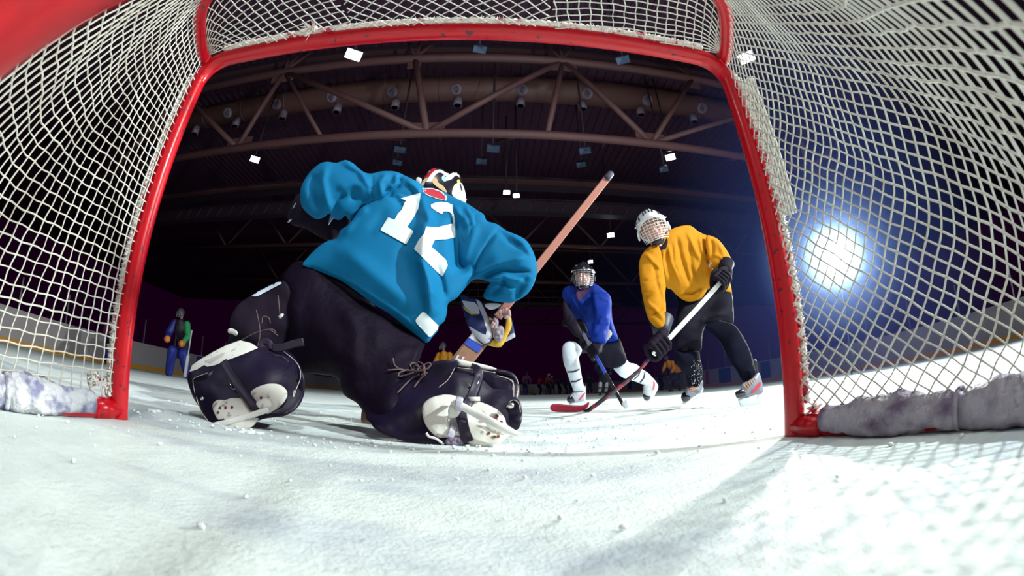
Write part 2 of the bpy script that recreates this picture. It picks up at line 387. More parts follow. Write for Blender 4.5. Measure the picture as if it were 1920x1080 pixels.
# ------------------------------------------------------------------ flood lamps under the roof
def floods():
    bodym = mat('flood_housing', (.06, .06, .09), .5, .3); on = mat('flood_lit', (1, 1, 1), .4, emit=(.85, 1, .93), estr=26); off = mat('flood_glass', (.14, .19, .30), .08, .2, spec=.8)
    L = [((663, 103), 9.8, .62, 1, 'brightest lit roof flood lamp, just under the crossbar left of centre'), ((478, 299), 9.3, .5, 1, 'lit roof flood lamp above the left sleeve of the goaltender'),
         ((1257, 295), 9.3, .5, 1, 'lit roof flood lamp over the yellow player'), ((1145, 441), 9.0, .5, 1, 'lit roof flood lamp left of the yellow player head'), ((1400, 108), 9.8, .66, 1, 'lit roof flood lamp behind the right net corner'),
         ((1107, 491), 9.0, .4, 1, 'small lit roof lamp just above the black helmet'), ((950, 361), 9.6, .4, 1, 'left of two small far lit lamps right of the goaltender mask'), ((968, 367), 8.9, .36, 1, 'right of two small far lit lamps right of the goaltender mask'),
         ((900, 93), 9.8, .46, 0, 'unlit roof flood lamp under the crossbar middle'), ((1168, 113), 9.8, .5, 0, 'unlit roof flood lamp under the right part of the crossbar'),
         ((750, 281), 8.6, .5, 0, 'unlit flood lamp above the goaltender collar'), ((925, 279), 8.6, .55, 0, 'unlit flood lamp above and right of the goaltender mask'), ((1097, 283), 8.6, .5, 0, 'unlit flood lamp above the stick butt end'),
         ((745, 305), 10.2, .5, 0, 'lower unlit flood lamp left of the goaltender mask'), ((903, 303), 10.2, .55, 0, 'lower unlit flood lamp right of the goaltender mask'), ((1090, 309), 10.2, .5, 0, 'lower unlit flood lamp left of the stick butt end'), ((1245, 318), 8.4, .4, 0, 'unlit flood lamp below the lit one over the yellow player')]
    for (q, z, s, lit, lb) in L:
        p = atZ(float(q[0]), float(q[1]), z)
        if np.hypot(*p[:2]) > 40: p = CAM + (p-CAM)*(38/np.hypot(*p[:2]))
        t = thing('flood_lamp', lb, 'lamp', p + np.array([0, 0, .1]), 'roof flood lamps')
        d = CAM-p; d /= np.linalg.norm(d); d = d + np.array([.1*(-1 if q[0] > 960 else 1), 0, -.6]); d /= np.linalg.norm(d)
        sx = np.cross(d, (0, 0, 1.)); sx /= np.linalg.norm(sx); sy = np.cross(sx, d); Rm = np.stack([sx, sy, -d], 1)
        hw, hh = s*(.42 if lit else .45), s*.27
        v = np.array([(a*hw*k, b*hh*k, c) for c, k in ((0, 1), (.45, .45)) for a, b in ((-1, -1), (1, -1), (1, 1), (-1, 1))])@Rm.T + p
        link('housing', v, [(4, 5, 6, 7), (0, 1, 5, 4), (1, 2, 6, 5), (2, 3, 7, 6), (3, 0, 4, 7)], bodym, t, False)
        g = np.array([(a*hw*.93, b*hh*.93, .02) for a, b in ((-1, -1), (1, -1), (1, 1), (-1, 1))])@Rm.T + p
        if lit: link('lit_glass', g, [(0, 1, 2, 3)], on, t, False)
        else:
            c = np.array([(0, 0, .24)])@Rm.T + p; link('reflector_glass', np.vstack([g, c]), [(0, 1, 4), (1, 2, 4), (2, 3, 4), (3, 0, 4)], off, t, False)
        MB().tube([p - d*.3, p - d*.3 + np.array([0, 0, HZ-.1-p[2]+.3*d[2]])], .04, 6).build('hanging_rod', DARKM, t)
floods()
# ------------------------------------------------------------------ the goal
def ease(a, b, x): x = np.clip((x-a)/(b-a), 0, 1); return x*x*(3-2*x)
GW, GH, PR = .946, 1.249, .0302
TOPC = [(-GW, 0), (-.90, -.12), (-.80, -.275), (-.62, -.37), (-.35, -.43), (0, -.45), (.35, -.43), (.62, -.37), (.80, -.275), (.90, -.12), (GW, 0)]
BASC = [(-GW, 0), (-.965, -.25), (-1.01, -.55), (-.93, -.80), (-.62, -.97), (0, -1.03), (.62, -.97), (.95, -.80), (1.04, -.58), (1.0, -.30), (GW, 0)]
def goal():
    g = thing('hockey_goal', 'red steel ice hockey goal frame with white netting, seen from inside', 'goal', (0, 0, 0))
    def pipe(name, pts, r, m=RED, sides=20, n=40, lab=None):
        P = spline(pts, n) if len(pts) > 2 else np.array(pts, float); o = MB().tube(P, r, sides).build(name, m, g)
        if lab: o['label'] = lab
        return o
    k = .11
    arcL = [(-GW+k-k*math.cos(a), 0, GH-k+k*math.sin(a)) for a in np.linspace(0, math.pi/2, 10)]
    pipe('goal_post', [(-GW, 0, -.01)] + [(-GW, 0, z) for z in np.linspace(.1, GH-k, 12)][:-1] + arcL[:4], PR, n=120)
    pipe('goal_post', [(GW, 0, -.01)] + [(GW, 0, z) for z in np.linspace(.1, GH-k, 12)][:-1] + [(-x, y, z) for x, y, z in arcL[:4]], PR, n=120)
    pipe('crossbar', arcL[3:] + [(x, 0, GH) for x in np.linspace(-GW+k, GW-k, 14)][1:-1] + [(-x, y, z) for x, y, z in arcL[3:]][::-1], PR, n=160)
    tp = spline([(x, y, GH-.012) for x, y in TOPC], 80); tp[:2, 0] += .02; tp[-2:, 0] -= .02
    pipe('top_frame_tube', list(tp[1:-1]), .024, n=80)
    bp = spline([(x, y, .026) for x, y in BASC], 80); pipe('base_frame_tube', list(bp), .026, n=80)
    # centre post rises at the slant of the back net, close to the lens
    dv = np.array([0, .42, .9075]); P0 = np.array([CAM[0]-.186, CAM[1]-.0285, CAM[2]+.0125])
    a, b = P0 - dv*(P0[2]-.03)/dv[2], P0 + dv*(GH-.02-P0[2])/dv[2]
    pipe('centre_post', [a, b], .031, lab='thick red slanted tube, blurred, close to the viewer')
    # shoe plates at the foot of each post
    for s in (-1, 1):
        mb = MB(); mb.tube([(s*GW, 0, .024), (s*(GW+.006), -.1, .024)], [.03, .028], 14); mb.box((s*(GW+.012), -.055, .03), (.012, .07, .055))
        o = mb.build('foot_bracket', RED, g); MB().ball((s*(GW-.004), -.06, .042), (.008, .008, .008)).build('bolt', STEEL, o)
    # ---- netting surface: lofts from the top tube to the base tube
    Tp = spline([(x, y, GH) for x, y in TOPC], 200); Bp = spline([(x, y, .07) for x, y in BASC], 200)
    def param(P):
        s = np.concatenate([[0], np.cumsum(np.linalg.norm(np.diff(P, axis=0), axis=1))]); return s/s[-1]
    st, sb = param(Tp), param(Bp)
    LU = 3.55; LV = 1.33
    def surf(u, v):      # u, v in metres from left post / from ice
        uu = np.clip(u/LU, 0, 1); vv = np.clip(v/LV, 0, 1)
        # the two halves stay attached to the centre post
        T = np.stack([np.interp(uu, st, Tp[:, i]) for i in range(3)], -1); B = np.stack([np.interp(uu, sb, Bp[:, i]) for i in range(3)], -1)
        P = B + (T-B)*vv[..., None]
        edge = np.sin(np.pi*vv); side = np.sin(np.pi*np.clip(uu*2 % 1.0, 0, 1))
        out = np.stack([np.sign(P[..., 0])*np.ones_like(uu), -.2*np.ones_like(uu), 0*uu], -1)
        wob = .012*np.sin(u*9+v*5) + .008*np.sin(u*21-v*13+1)
        bulge = np.where(P[..., 0] < 0, -.035, .012)
        am = (edge*side)[..., None]
        P = P + out*am*(bulge + wob)[..., None]
        back = ease(.25, .45, uu)*ease(.75, .55, uu)
        P[..., 1] += -.035*back*edge       # the back sags away from the lens
        return P
    R = .0021
    def family(mb, u0, u1, ang, pitch, surf, LV, rr=R):
        for sgn in (0, 1):
            th = ang + sgn*math.pi/2; d = np.array([math.cos(th), math.sin(th)]); nrm = np.array([-d[1], d[0]])
            cs = [(u0, 0), (u1, 0), (u0, LV), (u1, LV)]; pr_ = [c@nrm for c in map(np.array, cs)]; al = [c@d for c in map(np.array, cs)]
            for c in np.arange(math.ceil(min(pr_)/pitch)*pitch, max(pr_), pitch):
                t = np.arange(min(al), max(al), .008); q = c*nrm + t[:, None]*d
                ok = (q[:, 0] >= u0) & (q[:, 0] <= u1) & (q[:, 1] >= 0) & (q[:, 1] <= LV)
                if ok.sum() < 6: continue
                q = q[ok]; q = q[::3] if len(q) > 9 else q[[0, len(q)//2, -1]]
                q = np.vstack([q, c*nrm + t[ok][-1]*d]) if len(q) > 3 else q
                jit = .0022*np.stack([np.sin(q[:, 1]*70+c*50), np.sin(q[:, 0]*70+c*40)], 1)
                P = surf(q[:, 0]+jit[:, 0], q[:, 1]+jit[:, 1]); mb.tube(P, rr*rng.uniform(.85, 1.2), 5, caps=False)
    mb = MB(); family(mb, 0, LU/2-.02, -.03, .0365, surf, LV); family(mb, LU/2+.02, LU, math.radians(44), .034, surf, LV, .0024)
    net = mb.build('netting', CORD, g); net['label'] = 'white knotted side and back netting'
    # top panel
    def top(u, v):
        uu = np.clip(u, 0, 1.9)/1.9; vv = np.clip(v, 0, .5)/.5; x = -GW + 2*GW*uu; yb = np.interp(x, Tp[:, 0], Tp[:, 1])
        y = -.03 + (yb+.03)*vv; z = GH + .005 - .03*np.sin(np.pi*vv)*np.sin(np.pi*uu) + .006*np.sin(u*14+v*9)
        return np.stack([x, y, z], -1)
    mb = MB()
    for a, b, an in ((0, .62, .25), (.62, 1.25, .78), (1.25, 1.9, .2)): family(mb, a, b, an, .036, top, .5, .002)
    mb.build('top_netting', CORD, g)['label'] = 'white netting over the goal roof'
    # ---- lacing ropes along posts and crossbar with frayed ends
    def rope(path, off, name='lacing_rope'):
        P = spline(path, 260); T = np.gradient(P, axis=0); T /= np.linalg.norm(T, axis=1, keepdims=True)
        off = np.array(off, float); s = np.linspace(0, 1, len(P))*len(path)*9
        N1 = off/np.linalg.norm(off); N2 = np.cross(T, N1)
        mb = MB(); C0 = P + off + N1*.003*np.sin(s*3)[:, None]
        for ph in (0, 2.1, 4.2):
            mb.tube(C0 + .0055*(np.cos(s*6+ph)[:, None]*N1 + np.sin(s*6+ph)[:, None]*N2), 0.0072 + .0015*np.sin(s*11+ph), 7)
        o = mb.build(name, ROPE, g); fr = MB()
        for i in range(520):
            j = rng.integers(2, len(P)-2); a = rng.uniform(0, 6.28); d = N1*rng.uniform(.1, 1)+N2[j]*math.sin(a)+T[j]*rng.uniform(-1, 1)*.8; d /= np.linalg.norm(d); L = rng.uniform(.008, .02)
            p = C0[j]; e = rng.normal(size=3)*.004; fr.tube([p, p+d*L*.6, p+d*L+e], [.0011, .0009, .0005], 4, caps=False)
        fr.build('frayed_threads', mat('rope_fray', (.80, .74, .70), .95), o)['kind'] = 'stuff'
    zs = list(np.linspace(.09, 1.11, 14))
    rope([(-GW, 0, z) for z in zs] + [(-GW+.02, 0, 1.17)], (-.03, -.022, 0)); rope([(GW, 0, z) for z in zs] + [(GW-.02, 0, 1.17)], (.03, -.022, 0))
    rope([(x, 0, GH) for x in np.linspace(-.85, .85, 22)], (0, -.031, .020))
    mb = MB()
    for (x, z) in ((-.47, GH+.02),):     # the loose white tuft knotted on the bar
        for i in range(70):
            a = rng.uniform(-1.2, .9); L = rng.uniform(.03, .06); d = np.array([math.sin(a)*.7-.3, -.35+rng.normal()*.2, -math.cos(a)*.5+rng.normal()*.3]); p = np.array([x, -.045, z])
            mb.tube([p, p+d*L*.5, p+d*L+rng.normal(size=3)*.004], [.0013, .001, .0006], 4, caps=False)
        mb.ball((x, -.045, z), (.014, .009, .009))
    mb.build('rope_tuft', ROPE, g)
    # white lashing strip along the upper right post
    mb = MB()
    for k_ in range(5): mb.tube(spline([(GW+.034+.006*k_, -.03-.008*k_, z) for z in np.linspace(.62, 1.14, 8)], 40), .0042, 6)
    mb.build('lashing_strip', CORD, g)
    # ---- canvas skirts over the base tube
    def skirt(name, t0, t1, base, z0, m, seed, ties, side):
        P = spline([(x, y, z0) for x, y in BASC], 400); s = param(P); q = np.linspace(t0, t1, 120)
        C = np.stack([np.interp(q, s, P[:, i]) for i in range(3)], 1); C[:, 0] += side*.003
        sides = 26; V = []
        T = np.gradient(C, axis=0); T /= np.linalg.norm(T, axis=1, keepdims=True); N1 = np.array([0, 0, 1.]); N2 = np.cross(T, N1)
        for i in range(len(C)):
            w = abs(q[i]-t0)/abs(t1-t0); r = base*(min(1, .72 + w*2.6)) * (1+.10*math.sin(w*31+seed))
            for tt in ties: r *= 1-.24*math.exp(-((w-tt)/.014)**2)
            for j in range(sides):
                a = 2*math.pi*j/sides; rr = r*(1 + .26*noise.noise(Vector((C[i][1]*26+seed, math.cos(a)*2.2, math.sin(a)*2.2+C[i][0]*9))) + .12*noise.noise(Vector((C[i][1]*90, a*3, seed)))); rr = max(rr, .036)
                p = C[i] + rr*(math.sin(a)*N1 + math.cos(a)*N2[i]*1.05); p[2] = max(p[2], .002); V.append(p)
        F = [(i*sides+j, i*sides+(j+1) % sides, (i+1)*sides+(j+1) % sides, (i+1)*sides+j) for i in range(len(C)-1) for j in range(sides)]
        F += [tuple(range(sides-1, -1, -1)), tuple((len(C)-1)*sides+j for j in range(sides))]
        o = link('padded_skirt', V, F, m, g); o['label'] = name
        for tt in ties:
            i = int(tt*119); ring = [C[i] + base*.95*(math.sin(a)*N1*.98 + math.cos(a)*N2[i]) for a in np.linspace(0, 2*math.pi, 20, endpoint=False)]
            ring = [np.array([p[0], p[1], max(p[2], .004)]) for p in ring]
            MB().tube(ring, .008, 6, closed=True, flat=.5).build('tie_band', m, o)
    skirt('scuffed white padded skirt along the left base tube', .030, .47, .050, .040, CANVAS, 3., (.18, .5, .8), -1)
    skirt('grey crumpled padded skirt along the right base tube', .972, .53, .050, .040, CANVASG, 11., (.24, .43, .66, .85), 1)
    # loose knots at the lower lacing
    for s, c in ((-1, (-.965, -.03, .075)), (-1, (-.975, -.09, .10)), (1, (.975, -.05, .075))):
        mb = MB()
        for k_ in range(6):
            p = np.array(c); w = [p+rng.normal(size=3)*.012 for _ in range(4)]; mb.tube(spline(w, 16), .0035, 6)
        mb.build('rope_knot', ROPE, g)
goal()
# ------------------------------------------------------------------ rounded cloth and gear forms: outline + depth + real thickness
def zo(ox, oy, sc): return lambda pts: [(ox + x/sc, oy + y/sc) for x, y in pts]
def inside(poly, X, Y):
    P = np.asarray(poly, float); res = np.zeros(X.shape, bool); j = len(P)-1
    for i in range(len(P)):
        xi, yi, xj, yj = P[i][0], P[i][1], P[j][0], P[j][1]
        if yi != yj:
            c = ((yi > Y) != (yj > Y)) & (X < (xj-xi)*(Y-yi)/(yj-yi) + xi); res ^= c
        j = i
    return res
def resample(poly, s, smooth=True):
    P = np.asarray(poly, float)
    if smooth:
        n = len(P); out = []
        for i in range(n):
            a, b, c, d = P[i-1], P[i], P[(i+1) % n], P[(i+2) % n]
            for t in np.linspace(0, 1, 6, endpoint=False): out.append(.5*((2*b)+(-a+c)*t+(2*a-5*b+4*c-d)*t*t+(-a+3*b-3*c+d)*t**3))
        P = np.array(out)
    Q = np.vstack([P, P[:1]]); L = np.concatenate([[0], np.cumsum(np.linalg.norm(np.diff(Q, axis=0), axis=1))])
    m = max(8, int(L[-1]/s)); t = np.linspace(0, L[-1], m, endpoint=False)
    return np.stack([np.interp(t, L, Q[:, 0]), np.interp(t, L, Q[:, 1])], 1)
def solve_u(B, H, h):
    lo, hi = B.min(0)-2*h, B.max(0)+2*h
    def grid(hh):
        xs = np.arange(lo[0], hi[0]+hh, hh); ys = np.arange(lo[1], hi[1]+hh, hh); X, Y = np.meshgrid(xs, ys); m = inside(B, X, Y)
        for q in H: m &= ~inside(q, X, Y)
        return xs, ys, m
    U = None
    for f in (8, 4, 2, 1):
        xs, ys, m = grid(h*f)
        if U is None: V = np.zeros(m.shape)
        else:
            ix = np.clip(np.searchsorted(px_, xs)-1, 0, len(px_)-2); iy = np.clip(np.searchsorted(py_, ys)-1, 0, len(py_)-2)
            fx = np.clip((xs-px_[ix])/(px_[1]-px_[0]), 0, 1); fy = np.clip((ys-py_[iy])/(py_[1]-py_[0]), 0, 1)
            a = U[np.ix_(iy, ix)]; b = U[np.ix_(iy, ix+1)]; c = U[np.ix_(iy+1, ix)]; d = U[np.ix_(iy+1, ix+1)]
            V = (a*(1-fx)+b*fx)*(1-fy)[:, None] + (c*(1-fx)+d*fx)*fy[:, None]
        V = V*m; q = 2*(h*f)**2
        for _ in range(260 if f == 8 else 120):
            W_ = .25*(np.roll(V, 1, 0)+np.roll(V, -1, 0)+np.roll(V, 1, 1)+np.roll(V, -1, 1)) + q/4
            V = np.where(m, W_, 0)
        U, px_, py_ = V, xs, ys
    return xs, ys, U
def depth_field(Y, P):
    if np.isscalar(Y): return np.full(len(P), float(Y))
    C = np.asarray(Y, float)
    if len(C) >= 4:
        A = np.c_[C[:, :2], np.ones(len(C))]; k = np.linalg.lstsq(A.T@A + np.diag([30., 30., 0]), A.T@C[:, 2], rcond=None)[0]
    else: k = np.array([0, 0, C[:, 2].mean()])
    base = P@k[:2] + k[2]; rs = C[:, 2] - (C[:, :2]@k[:2] + k[2])
    d = ((P[:, None, :]-C[None, :, :2])**2).sum(2) + 60.; w = 1/d**1.3
    return base + (w*rs).sum(1)/w.sum(1)
def near_line(P, line):
    L = np.asarray(line, float); best = np.full(len(P), 1e9); tt = np.zeros(len(P)); n = len(L)-1
    for i in range(n):
        a, b = L[i], L[i+1]; ab = b-a; t = np.clip(((P-a)@ab)/(ab@ab+1e-9), 0, 1); d = np.linalg.norm(P-(a+t[:, None]*ab), axis=1)
        m = d < best; best[m] = d[m]; tt[m] = (i+t[m])/n
    return best, tt
def puff(mb, outline, Y, k=1., kb=None, s=4., folds=(), holes=(), smooth=True, wob=None, flat=None, lift=0.):
    """closed rounded form: `outline` in photo pixels carried to depth Y (metres), half-thickness k x the local inscribed circle"""
    B = resample(outline, s, smooth); H = [resample(h, s, smooth) for h in holes]; kb = k if kb is None else kb
    xs, ys, U = solve_u(B, H, max(.5, s/2))
    X, Yg = np.meshgrid(np.arange(B[:, 0].min(), B[:, 0].max(), s), np.arange(B[:, 1].min(), B[:, 1].max(), s*.87)); X = X + (np.arange(X.shape[0]) % 2)[:, None]*s/2
    G = np.stack([X.ravel(), Yg.ravel()], 1)
    def bil(P):
        fx = np.clip((P[:, 0]-xs[0])/(xs[1]-xs[0]), 0, len(xs)-1.001); fy = np.clip((P[:, 1]-ys[0])/(ys[1]-ys[0]), 0, len(ys)-1.001)
        ix, iy = fx.astype(int), fy.astype(int); fx, fy = fx-ix, fy-iy
        return (U[iy, ix]*(1-fx)+U[iy, ix+1]*fx)*(1-fy) + (U[iy+1, ix]*(1-fx)+U[iy+1, ix+1]*fx)*fy
    m = inside(B, G[:, 0], G[:, 1])
    for h in H: m &= ~inside(h, G[:, 0], G[:, 1])
    G = G[m]; loops = [B]+H
    allb = np.vstack(loops); dmin = np.sqrt(((G[:, None, :]-allb[None])**2).sum(2).min(1)) if len(G) else np.zeros(0); G = G[dmin > s*.55]
    rings = []
    for q in loops:        # a close inner ring so that rims stay round
        T = np.roll(q, -1, 0)-np.roll(q, 1, 0); T /= np.linalg.norm(T, axis=1, keepdims=True)+1e-9; N = np.stack([-T[:, 1], T[:, 0]], 1)
        for e in (.22,):
            c = q + N*s*e; ins = inside(B, c[:, 0], c[:, 1])
            for h in H: ins &= ~inside(h, c[:, 0], c[:, 1])
            if ins.mean() < .5:
                c = q - N*s*e; ins = inside(B, c[:, 0], c[:, 1])
                for h in H: ins &= ~inside(h, c[:, 0], c[:, 1])
            rings.append(c[ins])
    pts = np.vstack([allb]+rings+([G] if len(G) else [])); edges = []; o = 0
    for q in loops: edges += [(o+i, o+(i+1) % len(q)) for i in range(len(q))]; o += len(q)
    vo, _, fo, ov, _, _ = delaunay_2d_cdt([Vector(p) for p in pts.tolist()], edges, [], 0, 1e-4)
    V = np.array([tuple(v) for v in vo]); isb = np.zeros(len(V), bool)
    for i, src in enumerate(ov): isb[i] = any(j < len(allb) for j in src)
    F = []
    cen = np.array([[V[list(f), 0].mean(), V[list(f), 1].mean()] for f in fo]); ok = inside(B, cen[:, 0], cen[:, 1])
    for h in H: ok &= ~inside(h, cen[:, 0], cen[:, 1])
    F = [tuple(f) for f, g in zip(fo, ok) if g]
    u = np.maximum(bil(V), 0); dB = np.sqrt(((V[:, None, :]-allb[None])**2).sum(2).min(1)); R_ = np.sqrt(u)
    u = np.maximum(u, dB*np.maximum(R_, s)*.9); u[isb] = 0; t = np.sqrt(u)
    if flat is not None: t = np.minimum(t, flat) if False else flat*np.tanh(t/flat)
    Yv = depth_field(Y, V); d = rays(V[:, 0], V[:, 1]); dist = (Yv-CAM[1])/d[:, 1]; tm = t*dist/760.
    disp = np.full(len(V), float(lift))*(~isb)
    for line, w, amp in folds:
        e, tt = near_line(V, line); disp += amp*np.exp(-(e/w)**2)*np.clip(4*tt*(1-tt)*1.6, 0, 1)*np.clip(t/6, 0, 1)
    if wob:
        a, sc = wob; disp += np.array([a*noise.noise(Vector((p[0]/sc, p[1]/sc, 3.3))) for p in V])*np.clip(t/8, 0, 1)
    front = CAM + d*(dist - tm*k - disp)[:, None]; back = CAM + d*(dist + tm*kb)[:, None]
    idx = np.arange(len(V)); bi = idx.copy(); nb = ~isb; bi[nb] = len(V) + np.arange(nb.sum())
    allv = np.vstack([front, back[nb]])
    # orient the front towards the viewer
    a, b, c = F[0]; n = np.cross(front[b]-front[a], front[c]-front[a]); s_ = sum(np.dot(np.cross(front[q[1]]-front[q[0]], front[q[2]]-front[q[0]]), CAM-front[q[0]]) > 0 for q in F[:60]) > 30
    FF = [(q if s_ else q[::-1]) for q in F] + [tuple(int(bi[i]) for i in (q[::-1] if s_ else q)) for q in F]
    mb.add(allv, FF); return mb
def part(name, outline, Y, m, parent, **kw):
    return puff(MB(), outline, Y, **kw).build(name, m, parent)
def bvh(o):
    me = o.data; return BVHTree.FromPolygons([tuple(v.co) for v in me.vertices], [tuple(p.vertices) for p in me.polygons])
def decal(name, poly, target, m, parent, s=4., off=.003, smooth=False):
    """a sewn-on or painted shape lying on the surface of `target`"""
    T = target if isinstance(target, BVHTree) else bvh(target)
    B = resample(poly, s, smooth); X, Yg = np.meshgrid(np.arange(B[:, 0].min(), B[:, 0].max(), s), np.arange(B[:, 1].min(), B[:, 1].max(), s))
    G = np.stack([X.ravel(), Yg.ravel()], 1); G = G[inside(B, G[:, 0], G[:, 1])]
    if len(G): G = G[np.sqrt(((G[:, None]-B[None])**2).sum(2).min(1)) > s*.4]
    P = np.vstack([B, G]) if len(G) else B
    vo, _, fo, ov, _, _ = delaunay_2d_cdt([Vector(p) for p in P.tolist()], [(i, (i+1) % len(B)) for i in range(len(B))], [], 0, 1e-4)
    V = np.array([tuple(v) for v in vo]); d = rays(V[:, 0], V[:, 1]); W3 = []; good = []; last = None
    for i in range(len(V)):
        hit, n, _, ds = T.ray_cast(Vector(CAM), Vector(d[i]), 20)
        good.append(hit is not None); W3.append(np.array(hit) - d[i]*off if hit is not None else CAM + d[i])
    F = []
    for f in fo:
        c = V[list(f)].mean(0)
        if all(good[i] for i in f) and inside(B, np.array([c[0]]), np.array([c[1]]))[0]:
            a, b, e = (W3[i] for i in f[:3]); F.append(tuple(f) if np.dot(np.cross(b-a, e-a), CAM-a) > 0 else tuple(f)[::-1])
    if F:      # keep one connected piece
        par = list(range(len(W3)))
        def fd(i):
            while par[i] != i: par[i] = par[par[i]]; i = par[i]
            return i
        for f in F:
            for q in f[1:]: par[fd(q)] = fd(f[0])
        cnt = {}
        for f in F: cnt[fd(f[0])] = cnt.get(fd(f[0]), 0) + 1
        best = max(cnt, key=cnt.get); F = [f for f in F if fd(f[0]) == best]
        use = sorted({i for f in F for i in f}); mp_ = {i: k for k, i in enumerate(use)}; W3 = [W3[i] for i in use]; F = [tuple(mp_[i] for i in f) for f in F]
    return link(name, W3, F, m, parent)
def path3(pts): return np.array([at(float(x), float(y), Y) for x, y, Y in pts])
def on(pts, Ts, off=.004, n=30):
    p = spline([(x, y, 0.) for x, y in pts], n) if len(pts) > 2 else np.array([(x, y, 0.) for x, y in pts]); d = rays(p[:, 0], p[:, 1]); D = np.full(len(p), np.nan)
    for i in range(len(p)):
        for T in Ts:
            h, _, _, ds = T.ray_cast(Vector(CAM), Vector(d[i]), 20)
            if h is not None and not D[i] < ds: D[i] = ds
    ok = ~np.isnan(D); D = np.interp(np.arange(len(D)), np.where(ok)[0], D[ok]) if ok.any() else np.full(len(D), 1.6)
    k = np.pad(D, 2, 'edge'); D2 = np.min([k[i:i+len(D)] for i in range(5)], axis=0); k = np.pad(D2, 2, 'edge'); D = np.mean([k[i:i+len(D)] for i in range(5)], axis=0)
    return CAM + d*(np.minimum(D, D2+.01)-off)[:, None]
def strapT(name, pts, Ts, r, m, parent, flat=.14, off=.004):
    P = on(pts, Ts, off); return MB().tube(P, r, 8, flat=flat, facing=CAM-P).build(name, m, parent)
def wireT(name, pts, Ts, r, m, parent, off=.003):
    return MB().tube(on(pts, Ts, off), r, 5).build(name, m, parent)
def strap(name, pts, r, m, parent, flat=.22, n=24, sides=8):
    P = spline(path3(pts), n) if len(pts) > 2 else path3(pts)
    return MB().tube(P, r, sides, flat=flat, facing=CAM-P).build(name, m, parent)
def wire(name, pts, r, m, parent, n=24, sides=5):
    P = spline(path3(pts), n) if len(pts) > 2 else path3(pts)
    return MB().tube(P, r, sides).build(name, m, parent)
def body_mesh(chains, parent, m, voxel=.012, extra=None, shrink=.62, inset=.035, headc=None):
    """one continuous body grown round a chain of joints: every joint is (point, radius)"""
    mb = MB()
    for ch in chains:
        for (a, ra), (b, rb) in zip(ch[:-1], ch[1:]): mb.cone(a + np.array([0, inset, 0]), b + np.array([0, inset, 0]), ra*shrink, rb*shrink, .45, 14)
    if extra: extra(mb)
    o = modif(mb.build('body', m, parent), voxel, 4)
    if headc is not None:      # skin at the face, black base layer below
        o.data.materials.append(BLACKF); hc_ = Vector(headc)
        for p in o.data.polygons:
            if (p.center-hc_).length > .135: p.material_index = 1
    return o
def frame_of(fwd, up):
    f = np.array(fwd, float); f /= np.linalg.norm(f); u = np.array(up, float); r = np.cross(f, u); r /= np.linalg.norm(r); u = np.cross(r, f)
    return np.stack([r, f, u], 1)     # columns right, forward, up

SKIN = mat('skin', (.62, .30, .22), .5, spec=.4); SKINP = mat('skin_pale', (.58, .33, .29), .5)
LIP = mat('lips', (.42, .10, .10), .5); EYEW = mat('eye_white', (.75, .74, .72), .2); IRIS = mat('iris', (.03, .03, .035), .15); HAIRM = mat('brow_hair', (.04, .022, .015), .8)
CAGEW = mat('cage_white', (.80, .80, .80), .35); CAGES = mat('cage_steel', (.55, .55, .60), .25, .8); HELW = mat('helmet_white', (.78, .80, .82), .28, coat=.4); HELB = mat('helmet_black', (.012, .012, .022), .2, coat=.6)
def head_shape(mb, c, Rm, sc=1.):
    """skull, jaw, nose, brow, ears, neck root; face points along +forward"""
    L = lambda x, y, z: np.array(c) + Rm@(np.array((x, y, z))*sc)
    mb.ball(L(0, -.012, .03), np.array((.076, .095, .088))*sc, 20, 14, Rm); mb.ball(L(0, .018, -.03), np.array((.064, .070, .080))*sc, 18, 12, Rm)
    mb.ball(L(0, .052, -.092), np.array((.028, .026, .022))*sc, 12, 8, Rm)
    for i in range(6): mb.ball(L(0, .088+.003*i, .012-.0095*i), (.0085+.0012*i)*sc, 8, 6)
    for s in (-1, 1):
        mb.ball(L(s*.017, .094, -.040), .009*sc, 8, 6); mb.ball(L(s*.036, .066, -.022), np.array((.024, .020, .024))*sc, 10, 8, Rm)
        mb.ball(L(s*.030, .082, .028), np.array((.026, .012, .008))*sc, 10, 6, Rm); mb.ball(L(s*.077, -.008, -.004), np.array((.010, .018, .031))*sc, 10, 8, Rm)
    mb.ball(L(0, .084, -.062), np.array((.024, .011, .010))*sc, 10, 6, Rm)
def face_parts(parent, c, Rm, sc=1.):
    L = lambda x, y, z: np.array(c) + Rm@(np.array((x, y, z))*sc)
    for s in (-1, 1):
        e = MB().ball(L(s*.031, .0795, .010), .0105*sc, 12, 8).build('eye', EYEW, parent); MB().ball(L(s*.031, .0868, .009), .0060*sc, 8, 6).build('iris', IRIS, e)
        MB().tube(spline([L(s*.014, .098, .030), L(s*.032, .098, .036), L(s*.050, .082, .031)], 8), .0038*sc, 6).build('eyebrow', HAIRM, parent)
    MB().tube(spline([L(-.022, .089, -.063), L(0, .097, -.060), L(.022, .089, -.063)], 8), [.003, .0045, .005, .005, .0045, .0045, .004, .003, .003][:9], 6).build('mouth', LIP, parent)
